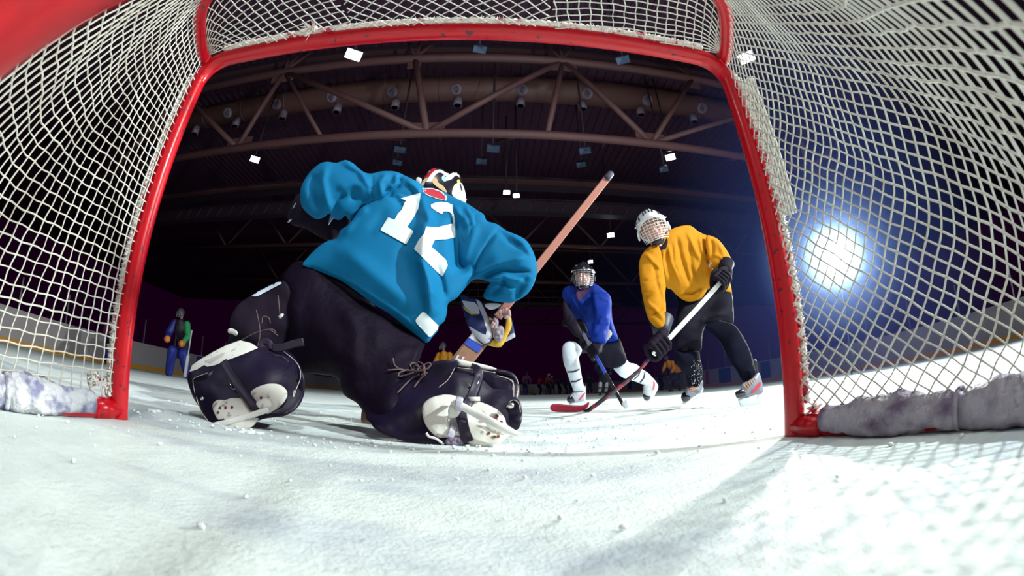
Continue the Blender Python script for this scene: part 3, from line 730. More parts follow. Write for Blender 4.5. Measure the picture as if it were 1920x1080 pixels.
def helmet(parent, c, Rm, shellm, cagem, sc=1., vents=True):
    L = lambda v: np.array(c) + (np.asarray(v, float)*sc)@Rm.T
    nu, nv = 40, 16; V = []
    for layer in (0, 1):
        for i in range(nv+1):
            for j in range(nu):
                a = 2*math.pi*j/nu; fr = math.cos(a)     # 1 = front
                low = -.02+.064*max(0, fr)**1.2 - .055*max(0, -fr+.2); ph = i/nv
                el0 = math.asin(max(-.9, min(.9, low/.125))); el = math.pi/2*(1-ph) + el0*ph
                r = np.array([.107, .137, .125]) - layer*.012
                rib = 1 + .035*math.cos(3*a+.5)*math.sin(ph*math.pi)**2 + .02*math.exp(-((abs(math.sin(a))-.35)/.1)**2)*(ph < .8)
                V.append((r[0]*math.cos(el)*math.sin(a)*rib, r[1]*math.cos(el)*math.cos(a)*rib - .008, r[2]*math.sin(el)*rib + .018))
    n1 = (nv+1)*nu; F = []
    for l in (0, 1):
        for i in range(nv):
            for j in range(nu): q = (l*n1+i*nu+j, l*n1+(i+1)*nu+j, l*n1+(i+1)*nu+(j+1) % nu, l*n1+i*nu+(j+1) % nu); F.append(q if l == 0 else q[::-1])
    for j in range(nu): F.append((nv*nu+j, n1+nv*nu+j, n1+nv*nu+(j+1) % nu, nv*nu+(j+1) % nu))
    h = link('helmet', L(V), F, shellm, parent)
    def onshell(a, z, r=1.0):
        ce = math.sqrt(max(0, 1-(z/.125)**2)); return (r*.107*ce*math.sin(a), r*.137*ce*math.cos(a)-.008, z*r+.018)
    if vents:
        vm = HELB if shellm is HELW else mat('vent_dark', (.002, .002, .003), .8)
        for a, z in ((-.38, .075), (.38, .075), (-.16, .085), (.16, .085), (-.8, .055), (.8, .055), (-1.3, .04), (1.3, .04), (-.3, .108), (.3, .108)):
            p0, p1 = onshell(a, z, 1.035), onshell(a*1.12, z+.018, 1.035); MB().tube([L(p0), L(p1)], .0058*sc, 8).build('vent_slot', vm, h)
    for s in (-1, 1):    # ear loops and screws
        MB().tube(spline(L([(s*.108, .035, .01), (s*.113, .02, -.03), (s*.112, -.02, -.035), (s*.108, -.04, .0)]), 12), .008*sc, 7).build('ear_guard', shellm, h)
        MB().ball(L((s*.112, .03, .045)), .007*sc, 8, 6).build('screw', CHROME, h)
    def cg(a, e): 
        ce = math.cos(e); return (.102*math.sin(a)*(.55+.45*ce)*1.02, .015 + .128*math.cos(a)*(.72+.28*ce), .052 - .172*math.sin(e*.98)*(1))
    mb = MB()
    for a in np.radians((-78, -58, -40, -24, -8, 8, 24, 40, 58, 78)): mb.tube(spline([L(cg(a, e)) for e in np.linspace(.0, 1.02 - .1*abs(a), 9)], 24), .0019*sc, 5)
    for e in np.linspace(.0, 1.0, 9): mb.tube(spline([L(cg(a, e)) for a in np.linspace(-1.38, 1.38, 13)], 36), (.0019 if 0 < e < 1 else .0034)*sc, 5)
    mb.build('cage', cagem, h)
    MB().ball(L((0, .055, -.098)), np.array((.045, .035, .026))*sc, 12, 8, Rm).build('chin_cup', BLACKP, h)
    return h
def glove(parent, c, a, w, sc=1., m=None, m2=None, name='glove', label=None):
    """padded hockey glove: four finger rolls of unequal length closed round a shaft at c (axis a), thumb at the side, cuff towards wrist vector w"""
    m = m or BLACKF; m2 = m2 or m; c = np.array(c, float); a = np.array(a, float)/np.linalg.norm(a); w = np.array(w, float); e = w-a*(w@a); e /= np.linalg.norm(e); f = np.cross(a, e)
    if f@(CAM-c) < 0: f = -f
    mb = MB(); wr = c + w
    # back of the hand and palm
    for q in np.linspace(-1.5, 1.5, 4):
        mb.cone(wr*.55+(c+f*.045)*.45+a*q*.018*sc, c+f*.046*sc+e*.022*sc+a*q*.027*sc, .028*sc, .023*sc, .5, 10)
    mb.cone(wr*.6+c*.4, c+e*.045*sc, .034*sc, .028*sc, .5, 10)
    g = mb.build(name, m, parent)
    if label: g['label'] = label
    modif(g, .006, 2)
    lens = (2.7, 3.1, 3.0, 2.4)
    for i in range(4):
        off = a*(i-1.5)*.0285*sc; pts = []
        for th in np.linspace(.25, .25+lens[i], 12): pts.append(c+off + (.040*math.cos(th-.2)*f - .038*math.sin(th-.2)*e)*sc)
        P = np.array(pts); s = np.linspace(0, 1, 12); r = (.0150 - .0035*s + .0022*np.cos(s*2*np.pi*2.5))*sc
        MB().tube(P, r, 9).ball(P[-1], r[-1]).ball(P[0], r[0]).build('finger', m, g)
    th_ = [c + e*.06*sc - a*.035*sc + f*.012*sc, c + e*.038*sc - a*.052*sc - f*.012*sc, c + e*.005*sc - a*.056*sc - f*.032*sc, c - e*.018*sc - a*.048*sc - f*.036*sc]
    MB().tube(spline(th_, 14), .0155*sc, 9).ball(th_[-1], .0155*sc).build('thumb', m, g)
    d = w/np.linalg.norm(w); cf = MB().tube([wr-d*.035, wr+d*.01, wr+d*.075*sc, wr+d*.085*sc], np.array([.043, .050, .064, .060])*sc, 18, flat=.9).build('cuff', m2, g)
    return g
def shaft(name, a, b, w, th, m, parent, facing=None, n=2):
    """rectangular stick shaft with bevelled corners"""
    P = np.linspace(a, b, max(2, n)); T = (P[-1]-P[0])/np.linalg.norm(P[-1]-P[0]); fd = np.array(facing if facing is not None else CAM-P[0], float)
    N = fd-T*(fd@T); N /= np.linalg.norm(N); Bn = np.cross(T, N); prof = [(x*w/2, y*th/2) for x, y in ((-1, -.6), (-.8, -1), (.8, -1), (1, -.6), (1, .6), (.8, 1), (-.8, 1), (-1, .6))]
    V = [p + x*Bn + y*N for p in P for x, y in prof]; F = [(i*8+j, i*8+(j+1) % 8, (i+1)*8+(j+1) % 8, (i+1)*8+j) for i in range(len(P)-1) for j in range(8)]
    F += [tuple(range(7, -1, -1)), tuple((len(P)-1)*8+j for j in range(8))]
    return link(name, V, F, m, parent, False)
# ------------------------------------------------------------------ goaltender in the crease
TEAL = mat('jersey_teal', (.0015, .15, .33), .7, spec=.15, bump=(520, .25, .002)); NUMW = mat('number_twill', (.72, .80, .82), .7)
LEATHER = mat('pad_leather_navy', (.008, .004, .020), .42, spec=.28, bump=(40, .25, .004)); PADW = mat('pad_leather_white', (.78, .76, .70), .45, var=(60, .6, .72, (.35, .32, .33), 3))
COWL = mat('skate_cowling', (.80, .78, .70), .38, coat=.15, var=(26, .58, .66, (.40, .33, .34), 5), bump=(30, .15, .003)); RUST = mat('rust_hole', (.18, .035, .02), .8); STITCH = mat('stitching', (.62, .50, .45), .8)
LEA2 = mat('strap_leather', (.022, .014, .035), .42); LACEG = mat('rawhide_lace', (.13, .08, .085), .8); PANTN = mat('pants_nylon', (.0055, .0015, .010), .6, spec=.12, bump=(25, .5, .01))
RUNNER = mat('snowy_runner', (.84, .82, .78), .5, bump=(120, .5, .003)); NAVY = mat('blocker_navy', (.015, .02, .11), .5); GOLD = mat('glove_gold', (.75, .42, .03), .55); GREYL = mat('glove_grey_lining', (.33, .28, .33), .75); PATCHR = mat('patch_red', (.50, .008, .03), .5)
WOOD = mat('stick_wood', (.34, .17, .10), .6, var=(8, .4, .6, (.24, .11, .07), 6)); TAPE = mat('pink_grip_tape', (.44, .17, .13), .8, bump=(180, .5, .002)); BLUEP = mat('stick_blue', (.02, .06, .42), .5)
def goaltender():
    t = thing('person', 'goaltender in teal jersey number 12 crouching in the crease, back to the viewer', 'person', (-.25, .55, 0))
    Z = zo(520, 280, 2.7); Q = zo(330, 500, 2.8235); M8 = zo(700, 290, 4.697)
    A = lambda x, y, Y: at(float(x), float(y), Y)
    hips = A(655, 520, 1.0); chest = A(770, 430, 1.08); neck = A(815, 375, 1.12); head = A(828, 352, 1.16)
    shL, elL, haL = A(700, 345, 1.1), A(600, 345, 1.06), A(580, 410, 1.15); shR, elR, haR = A(890, 430, 1.08), A(965, 495, 1.0), A(925, 590, 1.0)
    knL, anL = A(480, 620, .95), A(470, 740, .6); knR, anR = A(740, 750, .72), A(860, 770, .55)
    body_mesh([[(hips, .13), (chest, .13), (neck, .06), (head, .085)], [(chest, .11), (shL, .07), (elL, .055), (haL, .04)], [(chest, .11), (shR, .07), (elR, .055), (haR, .035)],
               [(hips, .12), (knL, .075), (anL, .05)], [(hips, .12), (knR, .075), (anR, .05)]], t, BLACKF, .018)
    # pants
    part('pants', Q([(545, 120), (570, 50), (600, 5), (660, -30), (760, 10), (900, 100), (1100, 250), (1250, 340), (1318, 398), (1305, 440), (1285, 500), (1250, 560), (1210, 640), (1170, 740), (1100, 810), (1025, 805), (960, 725), (900, 688), (868, 645), (852, 590), (770, 572), (690, 566), (640, 560), (560, 540), (500, 450), (500, 330), (525, 200)]),
         [(560, 520, .95), (700, 560, .88), (790, 640, .80), (700, 700, .72), (740, 770, .52), (560, 690, .85)], PANTN, t, k=.62, kb=.8, s=6, wob=(.02, 45),
         folds=[(Q([(1300, 400), (1270, 470), (1240, 520)]), 6, .02), (Q([(1290, 450), (1220, 440), (1150, 470)]), 7, .014), (Q([(900, 200), (950, 350), (930, 560)]), 16, .02), (Q([(650, 60), (620, 260), (640, 460)]), 16, .02)])
    # jersey: torso and two sleeves
    j = MB()
    F = lambda pts, w, a: (Z(pts), w*.9, a*1.5)
    puff(j, Z([(128, 585), (160, 540), (200, 500), (250, 465), (300, 450), (320, 410), (355, 385), (385, 350), (420, 300), (455, 275), (520, 235), (560, 190), (620, 150), (680, 160), (735, 188), (780, 193), (830, 210), (870, 230), (910, 250), (950, 268), (1000, 300), (1040, 330), (1055, 365), (1050, 450), (1030, 560), (1000, 640), (960, 690), (940, 715), (905, 755), (865, 780), (858, 830), (845, 870), (818, 895), (812, 920), (785, 950), (757, 980), (720, 955), (640, 890), (560, 830), (480, 780), (400, 720), (320, 665), (240, 630), (180, 605)]),
         [(568, 495, .92), (800, 640, .78), (700, 585, .80), (820, 360, 1.1), (700, 335, 1.02), (900, 400, 1.02), (760, 470, .95)], k=.50, kb=.55, s=4, wob=(.010, 60),
         folds=[F([(735, 230), (745, 300), (790, 390)], 7, .020), F([(700, 215), (690, 300), (740, 370)], 7, -.016), F([(890, 280), (930, 330), (960, 390)], 5, .016), F([(950, 280), (985, 340), (1000, 400)], 5, .014), F([(985, 300), (1040, 350), (1050, 420)], 6, .016), F([(925, 300), (940, 360), (945, 430)], 5, -.014),
                F([(890, 330), (905, 430), (920, 540), (930, 640)], 15, -.055), F([(775, 260), (745, 420), (735, 560), (760, 690), (790, 850)], 15, .045), F([(720, 540), (770, 660), (810, 780)], 6, .012), F([(800, 560), (830, 660), (850, 760)], 6, -.012), F([(700, 400), (640, 520), (660, 700)], 14, -.010),
                F([(460, 290), (400, 330), (330, 430)], 8, .018), F([(560, 300), (470, 420), (300, 500)], 12, -.010), F([(180, 590), (400, 705), (600, 850), (745, 965)], 2.0, -.007), F([(165, 575), (400, 688), (620, 835), (760, 950)], 2.2, .005), F([(640, 300), (600, 250), (560, 220)], 7, -.015), F([(300, 480), (500, 640), (700, 800)], 18, .012)])
    puff(j, Z([(115, 230), (125, 180), (160, 120), (210, 75), (250, 63), (300, 68), (345, 54), (385, 72), (410, 95), (445, 118), (480, 122), (520, 112), (575, 110), (610, 116), (650, 135), (700, 160), (745, 195), (735, 240), (690, 270), (620, 275), (540, 262), (480, 285), (440, 285), (400, 325), (370, 360), (345, 335), (320, 356), (290, 352), (262, 325), (240, 342), (200, 353), (160, 330), (125, 290)]),
         [(570, 370, .98), (620, 320, 1.0), (700, 345, .99), (780, 355, 1.02), (640, 400, 1.0)], k=.62, kb=.8, s=4, wob=(.010, 34),
         folds=[F([(250, 70), (230, 150), (250, 260), (270, 330)], 8, .016), F([(190, 120), (170, 200), (200, 320)], 8, -.014), F([(330, 60), (420, 110), (470, 200)], 6, .018), F([(480, 125), (478, 200), (482, 280)], 2.2, -.010), F([(560, 115), (520, 170), (530, 250)], 6, .018), F([(605, 120), (600, 175), (560, 200)], 4, .022), F([(630, 130), (610, 190), (530, 260)], 4, -.018),
                F([(650, 150), (700, 190), (730, 230)], 7, .018), F([(300, 200), (380, 170), (450, 190)], 9, .012), F([(360, 240), (430, 250), (480, 230)], 7, -.012), F([(285, 330), (300, 260), (350, 220)], 6, -.014)])
    puff(j, Z([(960, 290), (1040, 325), (1060, 362), (1110, 378), (1160, 412), (1210, 432), (1250, 453), (1275, 480), (1300, 530), (1315, 590), (1312, 640), (1290, 700), (1250, 745), (1190, 776), (1150, 776), (1080, 766), (1043, 746), (1060, 700), (1075, 674), (1020, 657), (985, 664), (955, 690), (925, 620), (905, 500), (910, 400), (930, 320)]),
         [(900, 420, .98), (1000, 490, .88), (960, 560, .90), (890, 500, .94)], k=.62, kb=.8, s=4, wob=(.008, 30),
         folds=[F([(980, 650), (1040, 520), (1120, 400)], 3, -.018), F([(1000, 640), (1120, 580), (1260, 540)], 4, .016), F([(1010, 655), (1140, 610), (1290, 620)], 4, -.018), F([(1040, 665), (1150, 650), (1280, 680)], 5, .016), F([(930, 600), (970, 480), (1010, 370)], 9, .014), F([(1180, 430), (1240, 470), (1290, 540)], 5, .012), F([(1100, 390), (1180, 470), (1240, 500)], 6, -.012), F([(1080, 740), (1130, 700), (1150, 640)], 5, -.012), F([(1200, 765), (1230, 700), (1270, 650)], 6, -.012), F([(1060, 690), (1120, 690), (1200, 720)], 5, .012)])
    jo = j.build('jersey', TEAL, t); jo['label'] = 'teal jersey with white number 12'; T = bvh(jo)
    decal('number_one', M8([(240, 385), (330, 360), (418, 335), (410, 400), (395, 480), (350, 560), (300, 635), (355, 675), (290, 790), (62, 665), (130, 550), (185, 575), (215, 520), (250, 485), (275, 420), (290, 405)]), T, NUMW, jo, s=2.5, off=.006)
    decal('number_two', M8([(507, 440), (545, 422), (600, 415), (650, 420), (698, 440), (700, 500), (716, 550), (720, 620), (722, 730), (640, 745), (540, 752), (513, 812), (580, 870), (640, 925), (656, 975), (610, 1075), (520, 990), (440, 910), (358, 830), (400, 750), (450, 690), (465, 632), (560, 640), (640, 620), (702, 606), (698, 560), (690, 520), (660, 500), (620, 500), (605, 525), (550, 495), (510, 465)]), T, NUMW, jo, s=2.5, off=.006)
    decal('hem_patch', Z([(730, 828), (738, 823), (748, 826), (816, 893), (818, 903), (780, 948), (768, 950), (702, 876), (700, 862)]), T, NUMW, jo, s=2.5, off=.006)
    decal('collar_patch_border', M8([(430, 298), (520, 294), (592, 317), (648, 366), (643, 408), (560, 388), (478, 358), (438, 330)]), T, NUMW, jo, s=2.5, off=.006)
    decal('collar_patch', M8([(440, 304), (520, 301), (588, 325), (639, 371), (634, 398), (560, 379), (482, 350), (446, 327)]), T, PATCHR, jo, s=2.5, off=.009)
    # mask
    ms = MB(); puff(ms, M8([(405, 290), (420, 240), (450, 195), (485, 150), (530, 117), (580, 117), (630, 140), (665, 162), (720, 152), (758, 180), (780, 230), (800, 290), (815, 350), (818, 430), (780, 450), (690, 420), (600, 380), (500, 340)]), [(790, 345, 1.10), (860, 340, 1.2), (870, 380, 1.2), (820, 320, 1.16)], k=.8, kb=.9, s=3)
    mk = ms.build('goalie_mask', mat('mask_black', (.012, .010, .02), .25, coat=.6), t); mk['label'] = 'painted goalie mask in black, white, red and gold'; TM = bvh(mk)
    MW = mat('mask_white', (.80, .76, .70), .3, coat=.5); MR = mat('mask_red', (.45, .01, .03), .3, coat=.5); MG = mat('mask_tan_strap', (.55, .38, .20), .7); MB_ = mat('mask_lightblue', (.35, .55, .75), .3)
    for nm, pl, mm, o in (('white_band', [(478, 215), (520, 160), (545, 140), (590, 132), (640, 158), (668, 168), (640, 190), (600, 160), (570, 160), (540, 185), (515, 225), (470, 240)], MW, .003), ('red_crown', [(450, 200), (482, 156), (528, 122), (556, 128), (520, 160), (490, 195), (462, 225)], MR, .003),
                           ('white_swirl', [(640, 195), (680, 170), (720, 153), (757, 180), (766, 205), (740, 185), (718, 188), (690, 215), (650, 228), (632, 215)], MW, .003), ('blue_eye', [(603, 200), (615, 180), (632, 190), (645, 228), (625, 236), (607, 222)], MB_, .003),
                           ('tan_strap', [(525, 200), (560, 212), (572, 245), (620, 280), (650, 335), (600, 310), (545, 270), (520, 240)], MG, .004), ('tan_strap', [(428, 240), (460, 205), (480, 205), (455, 245), (440, 275), (418, 272)], MG, .004),
                           ('white_chin', [(715, 265), (745, 250), (775, 250), (800, 300), (812, 360), (812, 425), (770, 405), (700, 362), (695, 320)], MW, .003), ('gold_flash', [(742, 220), (757, 218), (765, 235), (745, 250), (736, 240)], GOLD, .005)):
        decal(nm, M8(pl), TM, mm, mk, s=2, off=o, smooth=True)
    for pl in ([(765, 255), (775, 290), (782, 320)], [(745, 370), (752, 345), (758, 330)]): decal('mask_slot', M8([(x-6, y) for x, y in pl]+[(x+6, y) for x, y in pl[::-1]]), TM, BLACKP, mk, s=1.5, off=.006)
    part('throat_tab', M8([(375, 235), (380, 205), (400, 198), (425, 215), (418, 250), (395, 258)]), 1.05, PADW, mk, s=2, k=.6)
    # catching glove folded behind the raised left sleeve
    cgl = part('catching_glove', Z([(110, 225), (80, 262), (58, 310), (52, 350), (80, 385), (140, 400), (210, 440), (270, 462), (330, 425), (372, 368), (330, 320), (200, 260)]), [(545, 380, 1.12), (650, 430, 1.18), (600, 440, 1.15)], BLACKF, t, k=.5, s=4, wob=(.01, 20))
    for q in ([(75, 300), (88, 275), (98, 270), (88, 292)], [(50, 370), (60, 358), (75, 352), (62, 368)], [(258, 385), (262, 350), (268, 333), (290, 338), (276, 360)]): part('lace_knot', Z(q), 1.08, CAGES, cgl, s=2, k=.5)
    # ---------------- right leg pad and skate (image right)
    YR = [(760, 690, .66), (850, 672, .64), (965, 700, .60), (978, 780, .46), (900, 834, .385), (800, 838, .385), (715, 815, .42), (700, 760, .55)]
    rp = part('leg_pad', Q([(1005, 800), (1015, 760), (1080, 690), (1150, 610), (1240, 560), (1310, 520), (1400, 500), (1460, 492), (1500, 497), (1600, 515), (1690, 540), (1760, 552), (1800, 585), (1815, 650), (1812, 700), (1832, 750), (1830, 810), (1808, 860), (1740, 885), (1600, 930), (1500, 944), (1400, 946), (1250, 934), (1130, 900), (1060, 865), (1030, 830)]), YR, LEATHER, t, k=.34, kb=.55, s=4.5, wob=(.014, 38))
    rp['label'] = 'navy leather goalie leg pad lying on the ice'; TR = bvh(rp)
    part('white_face', Q([(1372, 509), (1430, 494), (1500, 494), (1560, 503), (1640, 521), (1697, 540), (1670, 548), (1600, 541), (1500, 527), (1495, 510), (1440, 506)]), .585, PADW, rp, s=2, k=.5)
    part('knee_flap', Q([(1290, 545), (1350, 505), (1450, 493), (1495, 500), (1470, 560), (1430, 600), (1390, 640), (1330, 640), (1290, 610)]), [(800, 700, .58), (850, 690, .56)], LEATHER, rp, k=.35, s=3)
    part('calf_panel', Q([(1480, 540), (1560, 545), (1650, 560), (1700, 575), (1770, 590), (1790, 620), (1788, 700), (1770, 735), (1700, 720), (1600, 700), (1530, 670), (1480, 630)]), [(860, 700, .565), (960, 720, .53)], LEATHER, rp, k=.35, s=3, wob=(.006, 18))
    part('rim_roll', Q([(1700, 548), (1760, 552), (1800, 580), (1818, 640), (1815, 700), (1795, 705), (1795, 640), (1780, 600), (1740, 580), (1700, 572)]), .56, LEATHER, rp, k=.9, s=2.5)
    part('toe_cap_end', Q([(1745, 750), (1760, 715), (1790, 697), (1820, 710), (1835, 760), (1830, 820), (1810, 862), (1780, 860), (1755, 820)]), [(960, 760, .46), (975, 800, .42)], LEATHER, rp, k=.5, s=3)
    MB().ball(A(957.5, 760, .40), .011).build('rivet', STEEL, rp)
    TRS = [bvh(o) for o in [rp] + [c for c in rp.children if c.name.split('.')[0] in ('knee_flap', 'calf_panel', 'rim_roll', 'toe_cap_end', 'white_face')]]
    for pts in ([(1490, 535), (1580, 545), (1690, 562)], [(1700, 576), (1760, 594), (1786, 622), (1788, 690)], [(1750, 745), (1765, 716), (1790, 706), (1812, 722), (1824, 770)], [(1390, 640), (1440, 598), (1476, 535)]): wireT('stitching', Q(pts), TRS, .0012, STITCH, rp)
    YS = [(800, 770, .44), (870, 745, .48), (950, 790, .42), (930, 830, .375), (860, 825, .38)]
    sk = part('goalie_skate', Q([(1303, 770), (1312, 725), (1350, 694), (1420, 677), (1490, 686), (1530, 705), (1590, 712), (1640, 726), (1700, 755), (1740, 800), (1752, 835), (1795, 872), (1745, 910), (1690, 947), (1600, 950), (1530, 925), (1495, 903), (1400, 907), (1360, 885), (1320, 835)]), YS, COWL, t, k=.42, kb=.6, s=3, wob=(.006, 22),
              folds=[(Q([(1480, 700), (1470, 800), (1470, 880)]), 8, -.02), (Q([(1640, 800), (1700, 850), (1760, 870)]), 6, -.012)]); sk['label'] = 'white scuffed goalie skate seen from the sole'
    part('runner', Q([(1458, 716), (1480, 708), (1520, 720), (1815, 876), (1818, 892), (1800, 900), (1700, 862), (1480, 742)]), [(850, 755, .375), (970, 815, .335)], RUNNER, sk, k=.55, s=2.5)
    part('runner_post', Q([(1440, 760), (1462, 720), (1500, 745), (1495, 790), (1450, 800)]), .385, COWL, sk, k=.6, s=2.5); part('runner_post', Q([(1640, 810), (1700, 840), (1760, 870), (1720, 890), (1650, 850)]), .375, COWL, sk, k=.5, s=2.5)
    for x, y in ((1465, 790), (1472, 722), (1656, 882), (1686, 900), (1706, 898), (1693, 803), (1700, 790), (1722, 822)): q = Q([(x, y)])[0]; decal('rivet_hole', [(q[0]+3*math.cos(a), q[1]+3*math.sin(a)) for a in np.linspace(0, 6.28, 10, endpoint=False)], bvh(sk), RUST, sk, s=1.5, off=.003)
    cl = MB().tube([A(889, 744, .46), A(889, 752, .46)], .02, 14).build('white_screw_cap', WHITE, sk)
    TRS += [bvh(sk)] + [bvh(c) for c in sk.children if 'runner' in c.name]
    st = strapT('strap', Q([(1560, 532), (1592, 545), (1602, 575), (1590, 620), (1562, 690), (1532, 745)]), TRS[:-3], .016, LEA2, rp, off=.006); strapT('strap', Q([(1508, 765), (1516, 820), (1530, 880), (1550, 928)]), TRS, .017, LEA2, rp, off=.006)
    strapT('clear_tape_band', Q([(1502, 690), (1490, 760), (1472, 840), (1450, 905)]), TRS[:-2], .011, mat('clear_tape', (.55, .52, .62), .3), rp)
    wireT('buckle', Q([(1548, 622), (1585, 638), (1608, 588), (1592, 580)]), TRS[:-3], .0026, CHROME, st, off=.012)
    part('snow_caked_knot', Q([(1430, 915), (1470, 902), (1520, 908), (1525, 940), (1480, 952), (1435, 945)]), .372, mat('knot_grey', (.25, .2, .28), .9, bump=(90, 1, .01)), rp, s=2, k=.8, wob=(.008, 5))
    # rawhide laces tied on the pad
    TL_ = TRS + [bvh([c for c in t.children if c.name.startswith('pants')][0])]
    for pts in ([(1118, 548), (1180, 545), (1260, 552), (1320, 545), (1350, 520)], [(1148, 485), (1160, 525), (1200, 545), (1260, 545), (1300, 525)], [(1300, 545), (1270, 520), (1285, 505), (1310, 520), (1318, 555), (1300, 575)], [(1260, 560), (1215, 575), (1180, 580), (1185, 560), (1230, 545)], [(1250, 545), (1240, 520), (1262, 510), (1285, 530), (1270, 560)], [(1330, 545), (1350, 520), (1335, 510), (1310, 530), (1320, 580)], [(1290, 570), (1240, 600), (1170, 670)], [(1330, 560), (1290, 600), (1260, 640)]):
        wireT('lace', Q(pts), TL_, .0030, LACEG, rp, off=.007)
    wire('snowy_cord', [(*Q([p])[0], .375) for p in ((1325, 880), (1340, 900), (1375, 910), (1410, 935))], .004, RUNNER, rp)
    # ---------------- left leg pad and skate (image left)
    YL = [(360, 700, .50), (470, 640, .62), (560, 660, .66), (570, 740, .52), (500, 785, .40), (430, 803, .345), (385, 770, .42)]
    lp = part('leg_pad', Q([(60, 600), (68, 560), (85, 520), (130, 488), (200, 447), (270, 412), (340, 388), (400, 403), (450, 425), (520, 420), (580, 440), (630, 480), (665, 540), (683, 610), (675, 690), (640, 750), (590, 782), (540, 795), (470, 805), (390, 832), (330, 848), (250, 838), (190, 832), (165, 812), (120, 740), (85, 680)]), YL, LEATHER, t, k=.34, kb=.55, s=4.5, wob=(.012, 38)); lp['label'] = 'navy goalie leg pad with a white face'; TL = bvh(lp)
    decal('white_face', Q([(72, 556), (84, 522), (130, 490), (200, 449), (270, 414), (340, 390), (400, 405), (436, 430), (360, 462), (270, 496), (205, 522), (165, 530), (150, 520), (110, 545)]), TL, PADW, lp, s=2.5, off=.004)
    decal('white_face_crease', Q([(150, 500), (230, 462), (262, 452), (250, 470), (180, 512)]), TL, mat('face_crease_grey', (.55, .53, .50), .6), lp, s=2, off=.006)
    part('calf_panel', Q([(90, 600), (160, 560), (260, 530), (300, 560), (310, 620), (260, 660), (190, 690), (150, 740), (110, 690)]), [(370, 710, .47), (430, 700, .52)], LEATHER, lp, k=.3, s=3)
    part('inner_wrap', Q([(350, 500), (450, 460), (560, 470), (620, 530), (610, 600), (560, 620), (470, 600), (390, 610), (340, 570)]), [(480, 690, .58), (530, 690, .6)], LEATHER, lp, k=.35, s=3, wob=(.008, 20))
    part('rim_roll', Q([(640, 520), (672, 560), (684, 620), (675, 690), (640, 750), (590, 785), (540, 797), (560, 770), (610, 730), (640, 680), (648, 610)]), .52, LEATHER, lp, k=.9, s=2.5)
    TLS = [TL] + [bvh(o) for o in lp.children if o.name.split('.')[0] in ('calf_panel', 'inner_wrap', 'rim_roll')]
    for pts in ([(100, 670), (90, 610), (100, 588), (168, 562)], [(108, 690), (130, 760), (168, 815)], [(640, 640), (622, 690), (625, 655)], [(560, 440), (640, 510), (660, 580), (632, 660)]): wireT('stitching', Q(pts), TLS, .0014, STITCH, lp)
    MB().ball(A(379, 747, .375), .008).build('rivet', STEEL, lp)
    sl = part('goalie_skate', Q([(193, 745), (205, 712), (250, 692), (300, 690), (360, 685), (385, 655), (450, 625), (530, 620), (575, 642), (590, 680), (562, 730), (500, 775), (440, 808), (400, 850), (330, 860), (260, 850), (215, 800)]), [(400, 750, .42), (520, 730, .47), (500, 775, .40), (440, 800, .35)], COWL, t, k=.42, kb=.5, s=3, wob=(.006, 20),
              folds=[(Q([(380, 670), (400, 740), (440, 800)]), 8, -.016)]); sl['label'] = 'white goalie skate tipped on its edge'
    part('runner', Q([(168, 842), (195, 826), (300, 800), (470, 748), (490, 757), (488, 772), (400, 802), (220, 852), (178, 854)]), [(390, 797, .335), (500, 768, .36)], RUNNER, sl, k=.55, s=2.5)
    part('runner_post', Q([(425, 720), (470, 695), (500, 710), (505, 740), (470, 765), (440, 750)]), .37, COWL, sl, k=.6, s=2.5)
    for x, y in ((232, 748), (262, 746), (296, 744), (450, 694), (478, 732), (222, 772)): q = Q([(x, y)])[0]; decal('rivet_hole', [(q[0]+2.6*math.cos(a), q[1]+3*math.sin(a)) for a in np.linspace(0, 6.28, 10, endpoint=False)], bvh(sl), RUST, sl, s=1.5, off=.003)
    TLS += [bvh(sl)]
    s2 = strapT('strap', Q([(250, 500), (285, 560), (330, 630), (380, 695), (436, 765)]), TLS, .017, LEA2, lp, off=.006)
    wireT('buckle', Q([(280, 598), (318, 575), (348, 620)]), TLS, .0026, CHROME, s2, off=.014); wireT('buckle', Q([(278, 600), (305, 648), (346, 622)]), TLS, .0026, CHROME, s2, off=.014)
    wireT('edge_piping', Q([(345, 690), (378, 742), (412, 775)]), TLS, .0016, mat('tan_edge', (.40, .20, .10), .7), s2, off=.005)
    # black thigh gear, loose straps and small white bands above the left pad
    ug = part('thigh_guard', Q([(285, 350), (290, 270), (330, 200), (395, 155), (470, 110), (545, 78), (590, 92), (620, 200), (600, 330), (560, 420), (450, 440), (400, 410), (330, 400), (290, 415), (275, 400)]), [(440, 640, .74), (520, 540, .86), (540, 620, .82)], BLACKF, t, k=.4, s=4, wob=(.012, 25))
    TU = bvh(ug); decal('white_trim', Q([(392, 156), (430, 118), (500, 88), (552, 80), (562, 88), (520, 110), (440, 152), (425, 158)]), TU, mat('trim_grey', (.55, .60, .70), .6), ug, s=2.5, off=.008)
    part('white_band', Q([(277, 330), (300, 328), (326, 345), (320, 366), (295, 355), (276, 350)]), .70, PADW, ug, k=.5, s=2.5); part('white_toggle', Q([(542, 262), (556, 250), (570, 250), (566, 264), (550, 276)]), .72, PADW, ug, k=.7, s=2)
    strap('loose_strap', [(*Q([p])[0], .60) for p in ((510, 430), (560, 430), (620, 410), (676, 398))], .016, LEA2, lp, flat=.15); strap('loose_strap', [(*Q([p])[0], .60) for p in ((510, 430), (490, 400), (460, 398), (455, 425), (490, 440))], .013, LEA2, lp, flat=.15)
    for pts in ([(300, 420), (380, 370), (450, 340), (510, 332), (530, 350)], [(425, 230), (440, 300), (445, 360), (430, 430)], [(540, 150), (545, 200), (550, 260)], [(500, 440), (530, 480), (575, 530)], [(500, 335), (520, 350), (540, 366)], [(455, 300), (460, 265), (490, 270), (500, 300)]): wire('cord', [(*Q([p])[0], .62) for p in pts], .0022, LACEG, lp)
